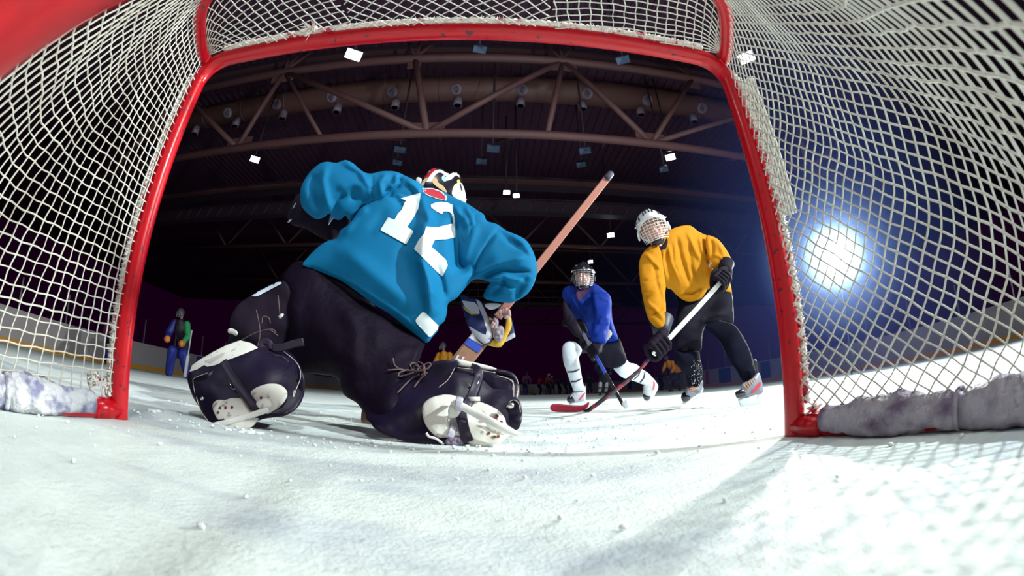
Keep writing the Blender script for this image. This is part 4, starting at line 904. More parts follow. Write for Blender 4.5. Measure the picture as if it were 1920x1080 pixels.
    # ---------------- blocker on the right hand
    bl = part('blocker', Z([(928, 738), (970, 752), (1005, 756), (1035, 775), (1060, 830), (1082, 890), (1092, 945), (1078, 982), (1050, 990), (1018, 972), (975, 915), (945, 830)]), [(870, 560, 1.0), (920, 640, .94)], NAVY, t, k=.35, s=3); bl['label'] = 'navy, white and gold blocker glove'; TB = bvh(bl)
    WH = mat('blocker_white', (.55, .55, .60), .5)
    for nm, pl, mm in (('white_panel', [(935, 765), (1000, 775), (1020, 800), (1025, 830), (985, 830), (950, 800)], WH), ('gold_trim', [(938, 790), (952, 806), (985, 830), (1024, 830), (1022, 835), (980, 836), (948, 812)], GOLD), ('white_stripe', [(1005, 758), (1030, 772), (1058, 830), (1082, 895), (1088, 945), (1072, 978), (1045, 985), (1020, 965), (960, 905), (955, 885), (1030, 930), (1055, 940), (1060, 915), (1045, 860), (1020, 800)], WH)):
        decal(nm, Z(pl), TB, mm, bl, s=2)
    part('side_board', Z([(1150, 780), (1170, 790), (1185, 850), (1205, 945), (1195, 955), (1120, 980), (1080, 975), (1150, 900)]), [(950, 580, .99), (960, 640, 1.0)], NAVY, bl, k=.4, s=3); part('gold_palm', Z([(1050, 985), (1085, 965), (1130, 950), (1155, 890), (1160, 840), (1172, 830), (1187, 890), (1165, 945), (1132, 1000), (1080, 995)]), .95, GOLD, bl, k=.5, s=2.5)
    part('white_edge', Z([(1148, 965), (1190, 930), (1203, 938), (1200, 952), (1150, 976)]), .96, WH, bl, k=.5, s=2); part('inner_cuff', Z([(1050, 785), (1080, 778), (1130, 782), (1120, 800), (1085, 812), (1062, 805)]), .93, WH, bl, k=.5, s=2)
    for q in ([(1090, 860), (1112, 850), (1120, 880), (1105, 930), (1090, 915)], [(1110, 900), (1140, 895), (1148, 930), (1130, 975), (1100, 965), (1098, 930)], [(1140, 830), (1165, 828), (1172, 850), (1150, 858)]): part('palm_lining', Z(q), .93, GREYL, bl, k=.7, s=2, wob=(.01, 6))
    # bare fingertips showing at the torn palm
    f0 = A(947, 586, .92)
    for i, (dx, dz, L) in enumerate(((-.020, .004, .030), (-.007, .010, .036), (.007, .008, .034), (.019, .001, .028))):
        p = f0 + np.array([dx, 0, dz]); MB().tube(spline([p+np.array([.002, .02, -.012]), p+np.array([0, .004, -.002]), p+np.array([-.003, -.012, .004])], 9), .0082, 8).ball(p+np.array([-.003, -.012, .004]), .0082, 8, 6).build('fingertip', SKINP, t)
    th = A(922, 614, .925); MB().tube(spline([th, th+np.array([.004, -.006, .012]), th+np.array([.01, -.01, .02])], 8), .009, 8).build('thumb', SKINP, t)
    return t
GOALIE = goaltender()
def goalie_stick():
    t = thing('goalie_stick', 'wooden goalie stick with a pink taped shaft and black butt end, held by the goaltender', 'stick', at(860., 690., .95)*np.array([1, 1, 0]))
    b = at(1141., 331., 1.06); h = at(938., 588., .985); d = (b-h)/np.linalg.norm(b-h); lo = at(896., 640., .955)
    shaft('shaft', h-d*.02, b, .040, .024, TAPE, t, facing=(.2, -1, .2)); MB().tube([b-d*.035, b-d*.03, b+d*.025, b+d*.034], [.023, .026, .026, .018], 14, flat=.8).build('butt_end', mat('butt_tape', (.015, .015, .05), .6), t)
    dd = (lo-h)/np.linalg.norm(lo-h); foot = h + dd*((.03-h[2])/dd[2]) if dd[2] < 0 else lo
    pdl = shaft('paddle', h+dd*.05, foot, .088, .026, WOOD, t, facing=(.2, -1, .2)); T = bvh(pdl); Q = zo(330, 500, 2.8235)
    decal('blue_band', Q([(1508, 398), (1532, 366), (1622, 422), (1602, 458)]), T, BLUEP, pdl, s=2)
    wm = mat('stick_lettering', (.62, .60, .66), .6)
    for pl in ([(1475, 492), (1492, 466), (1500, 470), (1484, 496)], [(1504, 502), (1520, 474), (1529, 480), (1514, 504)], [(1484, 484), (1508, 492), (1505, 498), (1481, 490)]): decal('letter_stroke', Q(pl), T, wm, pdl, s=1.5)
    decal('white_field', Q([(1560, 340), (1600, 360), (1630, 400), (1620, 418), (1545, 372)]), T, wm, pdl, s=2)
    f2 = foot.copy(); f2[2] = .045
    bp = np.array([f2, f2+np.array([-.10, .02, 0]), f2+np.array([-.24, .06, .005])]); MB().tube(spline(bp, 14), np.linspace(.045, .040, 13), 10, flat=.3, facing=(0, -1, .1)).build('blade', WOOD, t)
goalie_stick()
# ------------------------------------------------------------------ the two attackers
YEL = mat('jersey_yellow', (.52, .205, .005), .8, spec=.15, bump=(420, .2, .002)); BLU = mat('jersey_blue', (.002, .022, .22), .7, spec=.15, bump=(420, .2, .002))
SOCKB = mat('sock_black', (.005, .005, .014), .85, spec=.06, bump=(160, .5, .004)); SOCKW = mat('sock_white', (.56, .60, .68), .85, bump=(300, .4, .003)); PANTB = mat('pants_black', (.005, .004, .012), .7, spec=.10)
BOOT = mat('boot_silver', (.22, .22, .27), .4, var=(30, .5, .6, (.12, .12, .18), 3)); TOE = mat('toe_cap_black', (.010, .010, .018), .18, coat=.5); HOLD = mat('blade_holder_white', (.60, .66, .66), .3); ORL = mat('orange_lace', (.72, .26, .02), .7); WHL = mat('white_lace', (.75, .75, .75), .7); BREDS = mat('boot_red_flash', (.50, .03, .06), .35); DSTR = mat('sock_stripe', (.012, .01, .04), .7); SNOWS = mat('caked_snow', (.85, .88, .90), .8, bump=(150, 1, .006))
def skate(parent, boot, cap, holder, hole, Y, laces, lm, flash=None, guard=None, label=None, s=2., bm=None):
    b = part('skate', boot, Y, bm or BOOT, parent, s=s, k=.75); T = bvh(b)
    if label: b['label'] = label
    part('toe_cap', cap, Y-.012 if np.isscalar(Y) else [(x, y, z-.012) for x, y, z in Y], TOE, b, s=s, k=.85)
    part('blade_holder', holder, Y, HOLD, b, s=s*.8, k=.35, holes=[hole] if hole else [])
    if guard: part('tendon_guard', guard, Y, BLACKP, b, s=s, k=.5)
    if flash: decal('side_flash', flash, T, BREDS, b, s=s*.8)
    for (a, c) in laces:
        d = rays(*np.array([a, ((a[0]+c[0])/2, (a[1]+c[1])/2), c], float).T); P = []
        for dd in d:
            h, _, _, _ = T.ray_cast(Vector(CAM), Vector(dd), 20)
            if h is not None: P.append(np.array(h)-dd*.003)
        if len(P) > 1: MB().tube(P, .0026, 5).build('lace', lm, b)
    return b
def yellow_player():
    Z = zo(1170, 380, 2.7); A = lambda x, y, Y: at(float(x), float(y), Y)
    t = thing('person', 'player in yellow jersey and white caged helmet, skating in with a raised left glove', 'person', (1.72, 1.75, 0))
    hc = A(1224, 430, 1.62); Rm = frame_of((-.42, -1, -.22), (-.22, .1, 1))
    neck = A(1240, 458, 1.62); chest = A(1285, 475, 1.75); hips = A(1325, 550, 2.0)
    shR, elR, wrR = A(1228, 490, 1.68), A(1217, 560, 1.58), A(1238, 622, 1.5); shL, elL, wrL = A(1330, 460, 1.8), A(1357, 492, 1.85), A(1352, 520, 1.66)
    knR, anR = A(1290, 655, 1.80), A(1300, 722, 2.0); knL, anL = A(1375, 650, 1.62), A(1413, 715, 1.42)
    body_mesh([[(hips, .12), (chest, .12), (neck, .058), (hc, .05)], [(chest, .09), (shR, .06), (elR, .042), (wrR, .03)], [(chest, .09), (shL, .06), (elL, .042), (wrL, .03)],
               [(hips, .11), (knR, .058), (anR, .04)], [(hips, .11), (knL, .058), (anL, .04)]], t, SKIN, .0065, lambda mb: head_shape(mb, hc, Rm, 1.02), headc=hc, inset=.07)
    face_parts(t, hc, Rm, 1.02); hl = helmet(t, hc, Rm, HELW, CAGEW, 1.04); hl['label'] = 'white helmet with white cage'
    part('neck_guard', Z([(142, 205), (165, 222), (195, 215), (215, 180), (222, 200), (212, 225), (180, 235), (150, 225)]), 1.62, BLACKF, t, s=2, k=.7)
    part('pants', Z([(262, 440), (320, 470), (380, 470), (425, 440), (520, 448), (546, 462), (553, 520), (551, 620), (500, 604), (430, 628), (415, 620), (400, 660), (395, 700), (390, 748), (360, 760), (300, 762), (260, 755), (255, 690), (260, 600), (272, 520)]), [(1330, 560, 1.98), (1290, 640, 1.88), (1350, 600, 1.85)], PANTB, t, k=.6, s=3, wob=(.012, 20),
         folds=[(Z([(405, 570), (390, 640), (385, 720)]), 4, .012), (Z([(415, 600), (470, 580), (540, 590)]), 3, -.01)])
    sk0 = part('sock', Z([(264, 752), (300, 758), (375, 752), (386, 790), (395, 830), (398, 870), (390, 910), (370, 932), (345, 930), (325, 922), (308, 880), (285, 840), (270, 800)]), [(1290, 670, 1.82), (1300, 720, 1.98)], SOCKB, t, k=.8, s=2.5, folds=[(Z([(272, 790), (320, 815), (370, 770)]), 3, .008)])
    sn = part('sock', Z([(413, 622), (470, 600), (550, 615), (585, 650), (610, 690), (635, 740), (655, 800), (668, 850), (665, 880), (640, 900), (612, 912), (590, 890), (570, 850), (540, 810), (520, 770), (490, 710), (450, 670), (425, 645)]), [(1345, 620, 1.72), (1385, 660, 1.60), (1412, 710, 1.45)], SOCKB, t, k=.8, s=3)
    mb = MB(); TK = bvh(sk0)
    for _ in range(230):
        x, y = 322+rng.random()*70, 795+rng.random()*125
        if x < 345 + (870-y)*.12 + rng.normal()*10: continue
        dd = rays(1170+x/2.7, 380+y/2.7); h, _, _, _ = TK.ray_cast(Vector(CAM), Vector(dd), 20)
        if h is not None: mb.ball(np.array(h), abs(rng.normal())*.0016+.0009, 5, 4)
    mb.build('caked_snow', SNOWS, t)['kind'] = 'stuff'
    j = MB(); F = lambda pts, w, a: (Z(pts), w*.8, a*1.9)
    puff(j, Z([(205, 165), (240, 135), (280, 120), (320, 114), (345, 121), (380, 148), (420, 166), (440, 172), (470, 220), (500, 300), (535, 400), (545, 462), (520, 452), (470, 440), (428, 435), (410, 462), (390, 487), (350, 500), (320, 500), (290, 487), (260, 462), (240, 440), (218, 432), (190, 400), (140, 370), (95, 330), (85, 280), (105, 245), (135, 218), (170, 225)]),
         [(1235, 450, 1.72), (1210, 490, 1.70), (1290, 450, 1.78), (1300, 550, 1.86), (1350, 520, 1.9)], k=.55, s=3, wob=(.008, 18),
         folds=[F([(200, 235), (195, 300), (215, 400)], 4, .014), F([(225, 215), (240, 300), (290, 420)], 5, .014), F([(265, 160), (290, 280), (340, 440)], 5, -.014), F([(320, 140), (350, 220), (390, 300)], 5, .014), F([(330, 180), (340, 330), (380, 450)], 5, -.012), F([(300, 450), (350, 455), (405, 420)], 5, -.016), F([(280, 470), (330, 480), (390, 460)], 3, .012), F([(420, 180), (415, 260), (432, 300)], 4, -.018), F([(380, 160), (395, 240), (425, 290)], 4, .014), F([(255, 190), (262, 300), (300, 400)], 3, .010)])
    puff(j, Z([(165, 212), (130, 222), (105, 243), (84, 276), (75, 320), (79, 370), (84, 420), (95, 480), (108, 540), (125, 590), (150, 622), (185, 646), (228, 648), (222, 615), (215, 580), (212, 520), (208, 460), (212, 425), (205, 370), (195, 300), (185, 240)]), [(1215, 480, 1.62), (1218, 560, 1.55), (1240, 615, 1.48)], k=.8, s=3, wob=(.007, 14),
         folds=[F([(110, 260), (150, 300), (200, 350)], 4, .010), F([(85, 400), (140, 390), (200, 360)], 3, -.010), F([(95, 460), (150, 440), (205, 400)], 3, .010), F([(110, 500), (160, 540), (210, 600)], 4, .010), F([(125, 580), (165, 560), (205, 520)], 3, -.010), F([(150, 300), (165, 400), (200, 520)], 4, -.008)])
    puff(j, Z([(420, 166), (445, 170), (475, 185), (500, 213), (525, 250), (543, 290), (546, 346), (520, 338), (490, 334), (452, 336), (440, 318), (432, 292), (418, 250), (412, 200)]), [(1340, 460, 1.74), (1360, 500, 1.68)], k=.8, s=3, wob=(.006, 14), folds=[F([(440, 180), (450, 230), (445, 290)], 4, -.014), F([(470, 190), (500, 250), (525, 330)], 4, .012), F([(440, 260), (480, 270), (520, 300)], 3, .010)])
    jo = j.build('jersey', YEL, t); wm = NUMW; decal('white_tag', Z([(430, 300), (436, 290), (446, 312), (438, 318), (432, 328), (428, 322)]), jo, wm, jo, s=1.5)
    skate(t, Z([(325, 925), (345, 930), (372, 930), (390, 905), (398, 900), (400, 928), (386, 960), (350, 985), (330, 1000), (300, 1000), (296, 975), (310, 945)]), Z([(298, 962), (318, 962), (338, 978), (334, 998), (312, 1009), (293, 1002), (289, 980)]), Z([(300, 1004), (335, 1000), (375, 975), (398, 935), (401, 950), (375, 990), (330, 1008), (306, 1022), (299, 1020)]), None, 2.08,
          [(Z([(320+i*8, 940+i*1-10)])[0], Z([(344+i*7, 958-i*5)])[0]) for i in range(6)], ORL, label='skate pushing off on its toe, orange laces')
    skate(t, Z([(597, 918), (640, 895), (664, 872), (678, 860), (688, 870), (696, 895), (706, 942), (700, 964), (660, 972), (610, 986), (572, 990), (566, 962), (590, 945)]), Z([(566, 956), (598, 944), (622, 950), (622, 975), (600, 985), (573, 990), (564, 975)]),
          Z([(578, 990), (610, 986), (700, 962), (705, 985), (711, 1006), (690, 1021), (640, 1032), (600, 1034), (584, 1022)]), Z([(635, 988), (672, 974), (668, 992), (652, 1003), (638, 1000)]), 1.395,
          [(Z([(606+i*10, 925-i*9)])[0], Z([(626+i*8, 948-i*10)])[0]) for i in range(6)], ORL, flash=Z([(640, 962), (668, 930), (690, 905), (694, 925), (670, 955), (648, 968)]), guard=Z([(655, 800), (664, 794), (674, 806), (679, 840), (682, 868), (668, 850)]), label='skate flat on the ice, orange laces and tall holder')
    # stick through both gloves
    up, lo, hl_ = A(1352, 528, 1.55), A(1236, 652, 1.44), A(1108, 766, 2.30)
    glove(t, lo, (up-lo), A(1240, 618, 1.5)-lo, 1.18, BLACKF, mat('glove_cuff', (.03, .03, .045), .5), label='lower black glove gripping the white shaft')
    glove(t, up+(up-lo)*.02, (up-lo), (A(1360, 492, 1.68)-up)*.55, 1.1, BLACKF, BLACKF, label='upper black glove at the stick end')
    part('glove_back', Z([(432, 402), (440, 355), (460, 332), (500, 336), (545, 333), (546, 375), (530, 425), (505, 455), (470, 462), (440, 440)]), 1.60, BLACKF, t, k=.4, s=2.5, folds=[F([(450, 360), (490, 365), (535, 360)], 2, -.012), F([(440, 395), (490, 400), (535, 395)], 2, -.012), F([(440, 425), (480, 430), (520, 430)], 2, -.012), F([(490, 340), (485, 400), (475, 455)], 2, -.012)])
    s = thing('hockey_stick', 'white-shafted stick with a red blade held by the yellow player', 'stick', hl_*np.array([1, 1, 0]))
    D = A(1185, 706, 1.82)
    shaft('shaft', up+(up-lo)*.03, A(1218, 672, 1.56), .034, .022, WHITE, s); 
    m2 = mat('stick_black_red', (.02, .012, .03), .35, var=(14, .55, .6, (.38, .02, .05), 1)); P = spline([A(1218, 672, 1.56), D, hl_, A(1095, 770, 2.36)], 20)
    MB().tube(P, .017, 8, flat=.7, facing=(.2, -1, .3)).build('lower_shaft', m2, s)
    Zb = zo(1000, 370, 2.511)
    part('blade', Zb([(79, 988), (86, 976), (105, 971), (150, 976), (200, 979), (236, 978), (262, 962), (258, 985), (236, 1004), (190, 1009), (130, 1011), (95, 1008), (82, 1000)]), [(1040, 772, 2.42), (1095, 770, 2.38)], mat('blade_red', (.45, .012, .05), .45), s, s=2, k=.45)
    tag(MB().tube([(atZ(1082., 772., .0)[0], 2.44, .002), (atZ(1082., 772., .0)[0], 2.44, .027)], .038, 24).build('puck', mat('puck_rubber', (.012, .010, .016), .7, bump=(80, 1, .01))), 'black puck dusted with snow against the red blade', 'puck')
    return t
yellow_player()
def blue_player():
    Z = zo(1020, 470, 3.482); A = lambda x, y, Y: at(float(x), float(y), Y)
    t = thing('person', 'player in blue jersey, black caged helmet and white socks, leaning in low', 'person', (1.55, 3.5, 0))
    hc = A(1093, 520, 3.05); Rm = frame_of((-.05, -1, -.12), (.02, .1, 1))
    neck, chest, hips = A(1092, 548, 3.12), A(1105, 575, 3.2), A(1138, 645, 3.55)
    shL, elL, wrL = A(1135, 562, 3.22), A(1140, 605, 3.1), A(1124, 643, 3.0); shR, elR, wrR = A(1066, 558, 3.2), A(1062, 600, 3.15), A(1082, 625, 3.05)
    knR, anR = A(1070, 658, 3.15), A(1087, 732, 3.32); knL, anL = A(1162, 690, 3.6), A(1212, 715, 4.15)
    body_mesh([[(hips, .115), (chest, .11), (neck, .055), (hc, .05)], [(chest, .09), (shR, .055), (elR, .04), (wrR, .028)], [(chest, .09), (shL, .055), (elL, .04), (wrL, .028)], [(hips, .11), (knR, .055), (anR, .038)], [(hips, .11), (knL, .055), (anL, .038)]], t, SKINP, .008, lambda mb: head_shape(mb, hc, Rm, 1.0), headc=hc, inset=.07)
    face_parts(t, hc, Rm, 1.0); helmet(t, hc, Rm, HELB, CAGES, 1.08)['label'] = 'black helmet with steel cage'
    part('dark_sleeve', Z([(128, 310), (150, 350), (190, 420), (225, 480), (250, 535), (240, 565), (205, 560), (170, 520), (140, 475), (128, 420), (122, 360)]), [(1060, 590, 3.15), (1085, 625, 3.05)], BLACKF, t, k=.7, s=2.5)  # right arm drawn in black instead of the jersey blue
    j = MB(); F = lambda pts, w, a: (Z(pts), w*.8, a*1.8)
    puff(j, Z([(119, 268), (135, 242), (165, 228), (195, 232), (240, 250), (290, 236), (320, 213), (360, 233), (400, 263), (428, 292), (440, 330), (441, 390), (446, 450), (456, 490), (471, 530), (484, 575), (474, 596), (400, 605), (350, 600), (305, 575), (270, 548), (240, 522), (210, 482), (188, 430), (163, 390), (138, 340), (120, 300)]), [(1092, 545, 3.2), (1060, 555, 3.2), (1140, 570, 3.25), (1145, 635, 3.5)], k=.6, s=2.5, wob=(.008, 14),
         folds=[F([(205, 270), (230, 330), (290, 380)], 5, .012), F([(300, 260), (320, 340), (300, 440)], 5, -.010), F([(180, 300), (230, 400), (300, 520)], 4, .010), F([(430, 440), (440, 500), (460, 570)], 3, .012), F([(420, 500), (430, 550), (440, 590)], 3, -.012)])
    puff(j, Z([(320, 290), (370, 272), (415, 276), (438, 312), (441, 360), (436, 430), (426, 500), (412, 560), (403, 605), (370, 607), (308, 596), (306, 560), (318, 480), (330, 400), (322, 340)]), [(1135, 560, 3.12), (1135, 600, 3.02), (1125, 640, 2.98)], k=.75, s=2.5, wob=(.006, 10), folds=[F([(360, 300), (400, 320), (435, 330)], 3, .008), F([(350, 480), (385, 440), (420, 430)], 3, .012), F([(345, 520), (385, 490), (420, 480)], 3, -.010), F([(330, 560), (370, 540), (405, 530)], 3, .010)])
    jo = j.build('jersey', BLU, t)
    decal('neck_insert', Z([(205, 252), (240, 262), (290, 250), (312, 240), (262, 300), (228, 330), (212, 300)]), jo, mat('neck_maroon', (.05, .008, .05), .8), jo, s=2)
    part('pants', Z([(205, 570), (260, 560), (320, 590), (400, 604), (470, 595), (484, 570), (500, 590), (522, 650), (540, 712), (522, 742), (470, 766), (430, 766), (398, 750), (372, 705), (330, 685), (290, 660), (240, 645), (215, 610)]), [(1135, 650, 3.5), (1150, 680, 3.55), (1090, 640, 3.3)], PANTB, t, k=.6, s=2.5, wob=(.01, 14))
    s1 = part('sock', Z([(120, 640), (130, 610), (160, 592), (195, 594), (230, 618), (248, 650), (236, 680), (228, 700), (236, 760), (246, 820), (256, 870), (268, 892), (264, 916), (230, 918), (195, 914), (184, 890), (168, 850), (148, 790), (130, 740), (122, 690)]), [(1070, 660, 3.12), (1085, 730, 3.3)], SOCKW, t, k=.8, s=2.5, wob=(.006, 10)); T1 = bvh(s1)
    decal('sock_stripe', Z([(150, 787), (195, 785), (242, 764), (244, 773), (197, 796), (153, 798)]), T1, DSTR, s1, s=1.5); decal('sock_stripe', Z([(168, 850), (210, 848), (251, 826), (253, 836), (212, 859), (172, 861)]), T1, DSTR, s1, s=1.5)
    s2 = part('sock', Z([(453, 765), (500, 745), (538, 714), (560, 733), (600, 741), (640, 773), (690, 808), (702, 835), (688, 872), (650, 874), (610, 860), (560, 842), (510, 827), (480, 800)]), [(1160, 685, 3.6), (1210, 712, 4.05)], SOCKW, t, k=.75, s=2.5, wob=(.006, 10)); T2 = bvh(s2)
    decal('sock_stripe', Z([(630, 768), (640, 770), (622, 815), (590, 845), (580, 842), (612, 812)]), T2, DSTR, s2, s=1.5); decal('sock_stripe', Z([(655, 783), (664, 790), (658, 830), (634, 862), (622, 860), (648, 828)]), T2, DSTR, s2, s=1.5)
    skate(t, Z([(195, 912), (240, 916), (262, 908), (271, 878), (272, 960), (266, 978), (220, 986), (180, 990), (158, 985), (165, 950), (188, 925)]), Z([(150, 965), (165, 948), (195, 945), (206, 965), (200, 988), (165, 993), (152, 985)]), Z([(165, 990), (210, 988), (266, 972), (268, 1004), (215, 1012), (170, 1010)]), None, 3.33, [(Z([(188+i*8, 932-i*1)])[0], Z([(208+i*8, 950-i*6)])[0]) for i in range(5)], WHL, flash=Z([(225, 975), (255, 935), (268, 920), (268, 935), (245, 965), (232, 980)]), label='front skate planted beside the red blade', bm=mat('boot_white', (.42, .42, .47), .35))
    skate(t, Z([(648, 882), (690, 845), (702, 825), (728, 852), (743, 880), (736, 906), (706, 950), (690, 970), (655, 960), (648, 925)]), Z([(649, 936), (690, 934), (698, 955), (682, 978), (660, 978), (648, 960)]), Z([(743, 876), (742, 905), (712, 962), (688, 992), (676, 988), (700, 945), (730, 895)]), None, 4.25, [(Z([(652, 885+i*8)])[0], Z([(688, 880+i*9)])[0]) for i in range(6)], WHL, flash=Z([(712, 845), (726, 862), (722, 900), (708, 915), (714, 880)]), label='trailing skate lifted behind', bm=bpy.data.materials['boot_white'])
    a, b = A(1060, 588, 3.12), A(1166, 758, 2.55); c = A(1114, 662, 3.0); a = c + (a-c); d = (A(1164, 752, 2.62)-c); d /= np.linalg.norm(d); a = c - d*.42
    glove(t, c, d, A(1126, 645, 3.02)-c + np.array([.02, .02, .05]), 1.2, BLACKF, mat('glove_grey', (.16, .16, .20), .6), label='dark glove halfway down the shaft'); glove(t, a+d*.05, d, elR-(a+d*.05) if np.linalg.norm(elR-(a+d*.05)) < .12 else (elR-(a+d*.05))/np.linalg.norm(elR-(a+d*.05))*.1, 1.15, BLACKF, BLACKF, label='dark glove at the top of the stick')
    e = c + d*((.03-c[2])/d[2]); s = thing('hockey_stick', 'blue and black stick held upright by the blue player', 'stick', e*np.array([1, 1, 0]))
    shaft('shaft', a-d*.04, c+d*.02, .032, .022, mat('stick_silver', (.25, .27, .34), .3), s); shaft('blue_shaft', c+d*.02, c+(e-c)*.42, .032, .022, BLUEP, s); shaft('lower_shaft', c+(e-c)*.42, e, .030, .020, BLACKP, s)
    f = MB(); f.tube([c+(e-c)*.1+np.array([.014, -.012, 0]), e+np.array([.014, -.012, 0])], .003, 5); f.build('silver_edge', CHROME, s)
    part('blade', Z([(512, 990), (524, 984), (536, 968), (544, 975), (553, 1010), (551, 1040), (540, 1047), (525, 1032), (508, 1004)]), 2.56, mat('blade_taped', (.45, .45, .50), .7), s, s=2, k=.4)
blue_player()

# ------------------------------------------------------------------ distant skaters
def far_skater(label, px_, py_, dist_Y, h, jc, pc, sc_, lean=.15, stride=.18, face=(0, -1), helmet_c=(.02, .02, .03), stick=True, stripes=False, group=None, goalie=False, rich=False, act='holding', sleeve=None, sleeve2=None):
    base = at(float(px_), float(py_), dist_Y); base[2] = 0; f = np.array([face[0], face[1], 0.]); f /= np.linalg.norm(f); r = np.array([-f[1], f[0], 0]); u = np.array([0, 0, 1.]); k = h/1.8
    G = lambda x, y, z: base + (r*x + f*y + u*z)*k
    t = thing('person', label, 'person', base, group)
    hip = G(0, -.12-lean*.3, .88); ch = G(0, lean*.9, 1.28); nk = G(0, lean*1.3, 1.48); hd = G(0, lean*1.5+.03, 1.63)
    an = [G(-.14-(.1 if goalie else 0), stride, .10), G(.14+(.1 if goalie else 0), -stride, .10)]; kn = [G(-.13, stride+.14, .48), G(.13, -stride*.3+.16, .46)]
    el = [G(-.30, lean+.12, 1.08), G(.30, lean+.12, 1.08)]; wr = [G(-.20, lean+.36, .92), G(.22, lean+.30, .86)]; sh = [G(-.19, lean*1.1, 1.38), G(.19, lean*1.1, 1.38)]
    big = 1.25 if goalie else 1.
    body_mesh([[(hip, .13*k), (ch, .13*k), (nk, .06*k), (hd, .09*k)], [(ch, .1*k), (sh[0], .06*k), (el[0], .045*k), (wr[0], .035*k)], [(ch, .1*k), (sh[1], .06*k), (el[1], .045*k), (wr[1], .035*k)], [(hip, .11*k), (kn[0], .06*k), (an[0], .045*k)], [(hip, .11*k), (kn[1], .06*k), (an[1], .045*k)]], t, mat('far_skin', (.30, .16, .13), .6) if 'far_skin' not in bpy.data.materials else bpy.data.materials['far_skin'], .03)
    def M_(nm, c): return bpy.data.materials.get(nm) or mat(nm, c, .65)
    jm = M_('far_jersey_%.2f_%.2f' % jc[:2], jc); pm = M_('far_pants', pc); sm = M_('far_sock_%.2f' % sc_[0], sc_)
    mb = MB(); mb.cone(hip+u*.10*k, ch, .19*k, .20*k); mb.cone(ch, nk-u*.06*k, .19*k, .10*k)
    for i in (0, 1): mb.cone(ch, sh[i], .14*k, .10*k); mb.cone(sh[i], el[i], .095*k, .08*k); mb.cone(el[i], wr[i], .075*k, .065*k)
    modif(mb.build('jersey', jm, t), .025, 3)
    if sleeve2:
        q = MB(); q.cone(sh[0], el[0], .11*k, .11*k); q.cone(el[0], wr[0], .10*k, .085*k); modif(q.build('blue_sleeve', mat('far_blue', sleeve2, .6), t), .025, 2)
    if sleeve:
        q = MB(); q.cone(sh[1], el[1], .105*k, .09*k); q.cone(el[1], wr[1], .085*k, .072*k); modif(q.build('green_sleeve', mat('far_green', sleeve, .7), t), .025, 2)
    mb = MB(); 
    for i in (0, 1): mb.cone(hip, kn[i]+(hip-kn[i])*.15, .16*k, .11*k)
    modif(mb.build('pants', pm, t), .03, 3)
    for i in (0, 1):
        if goalie:
            o = MB(); o.cone(kn[i]+u*.18*k+f*.05, an[i]+f*.04, .15*k, .12*k); modif(o.build('leg_pad', sm, t), .03, 2)
        else:
            o = MB(); o.cone(kn[i], kn[i]*.55+an[i]*.45, .075*k, .085*k); o.cone(kn[i]*.55+an[i]*.45, an[i]+u*.04, .085*k, .05*k); o = o.build('sock', sm, t)
            if stripes:
                for q in (.42, .56): c = kn[i]*(1-q)+an[i]*q; MB().tube([c-u*.012, c+u*.012], .094*k, 12).build('sock_stripe', DSTR, o)
        b = MB(); b.cone(an[i]+u*.02, an[i]-u*.02+f*.14*k, .048*k, .036*k); b.box(an[i]-u*.075*k+f*.05*k, (.02, .26*k, .05*k), np.stack([r, f, u], 1)); b.build('skate', BLACKP, t)
        gb = MB().ball(wr[i]+f*.03, .075*k*big, 8, 6); gb.build('glove', M_('far_glove', (.02, .02, .035)) if not goalie else M_('far_glove_orange', (.55, .16, .03)), t)
    hm_ = M_('far_helmet_%.2f' % helmet_c[0], helmet_c); o = MB(); o.ball(hd+u*.035*k, (.105*k, .125*k, .115*k), 14, 10); o = o.build('helmet', hm_, t)
    if rich:
        mb = MB(); Rm = np.stack([r, f, u], 1)
        for a in np.linspace(-1.1, 1.1, 6): mb.tube([hd + Rm@(np.array([math.sin(a)*.11, math.cos(a)*.13, z])*k) for z in (.04, -.03, -.10)], .004, 4)
        for z in (.03, -.03, -.09): mb.tube([hd + Rm@(np.array([math.sin(a)*.11, math.cos(a)*.13, z])*k) for a in np.linspace(-1.1, 1.1, 8)], .004, 4)
        mb.build('cage', CAGES, o)
    if stick:
        s_ = thing('hockey_stick', 'stick %s %s' % ({'holding': 'held by the'}[act], label.split('|')[0].split(' standing')[0].split(' skating')[0]), 'stick', G(.05, .9, 0), 'sticks of the distant skaters')
        a = wr[0]*.7+wr[1]*.3 + u*.12*k; toe = G(.25, 1.05, .03); shaft('shaft', a, toe, .04, .03, BLACKP, s_); MB().tube([toe, toe+r*.28*k], [.04, .03], 8, flat=.3, facing=f).build('blade', BLACKP, s_)
    return t
BK = (.01, .01, .02)
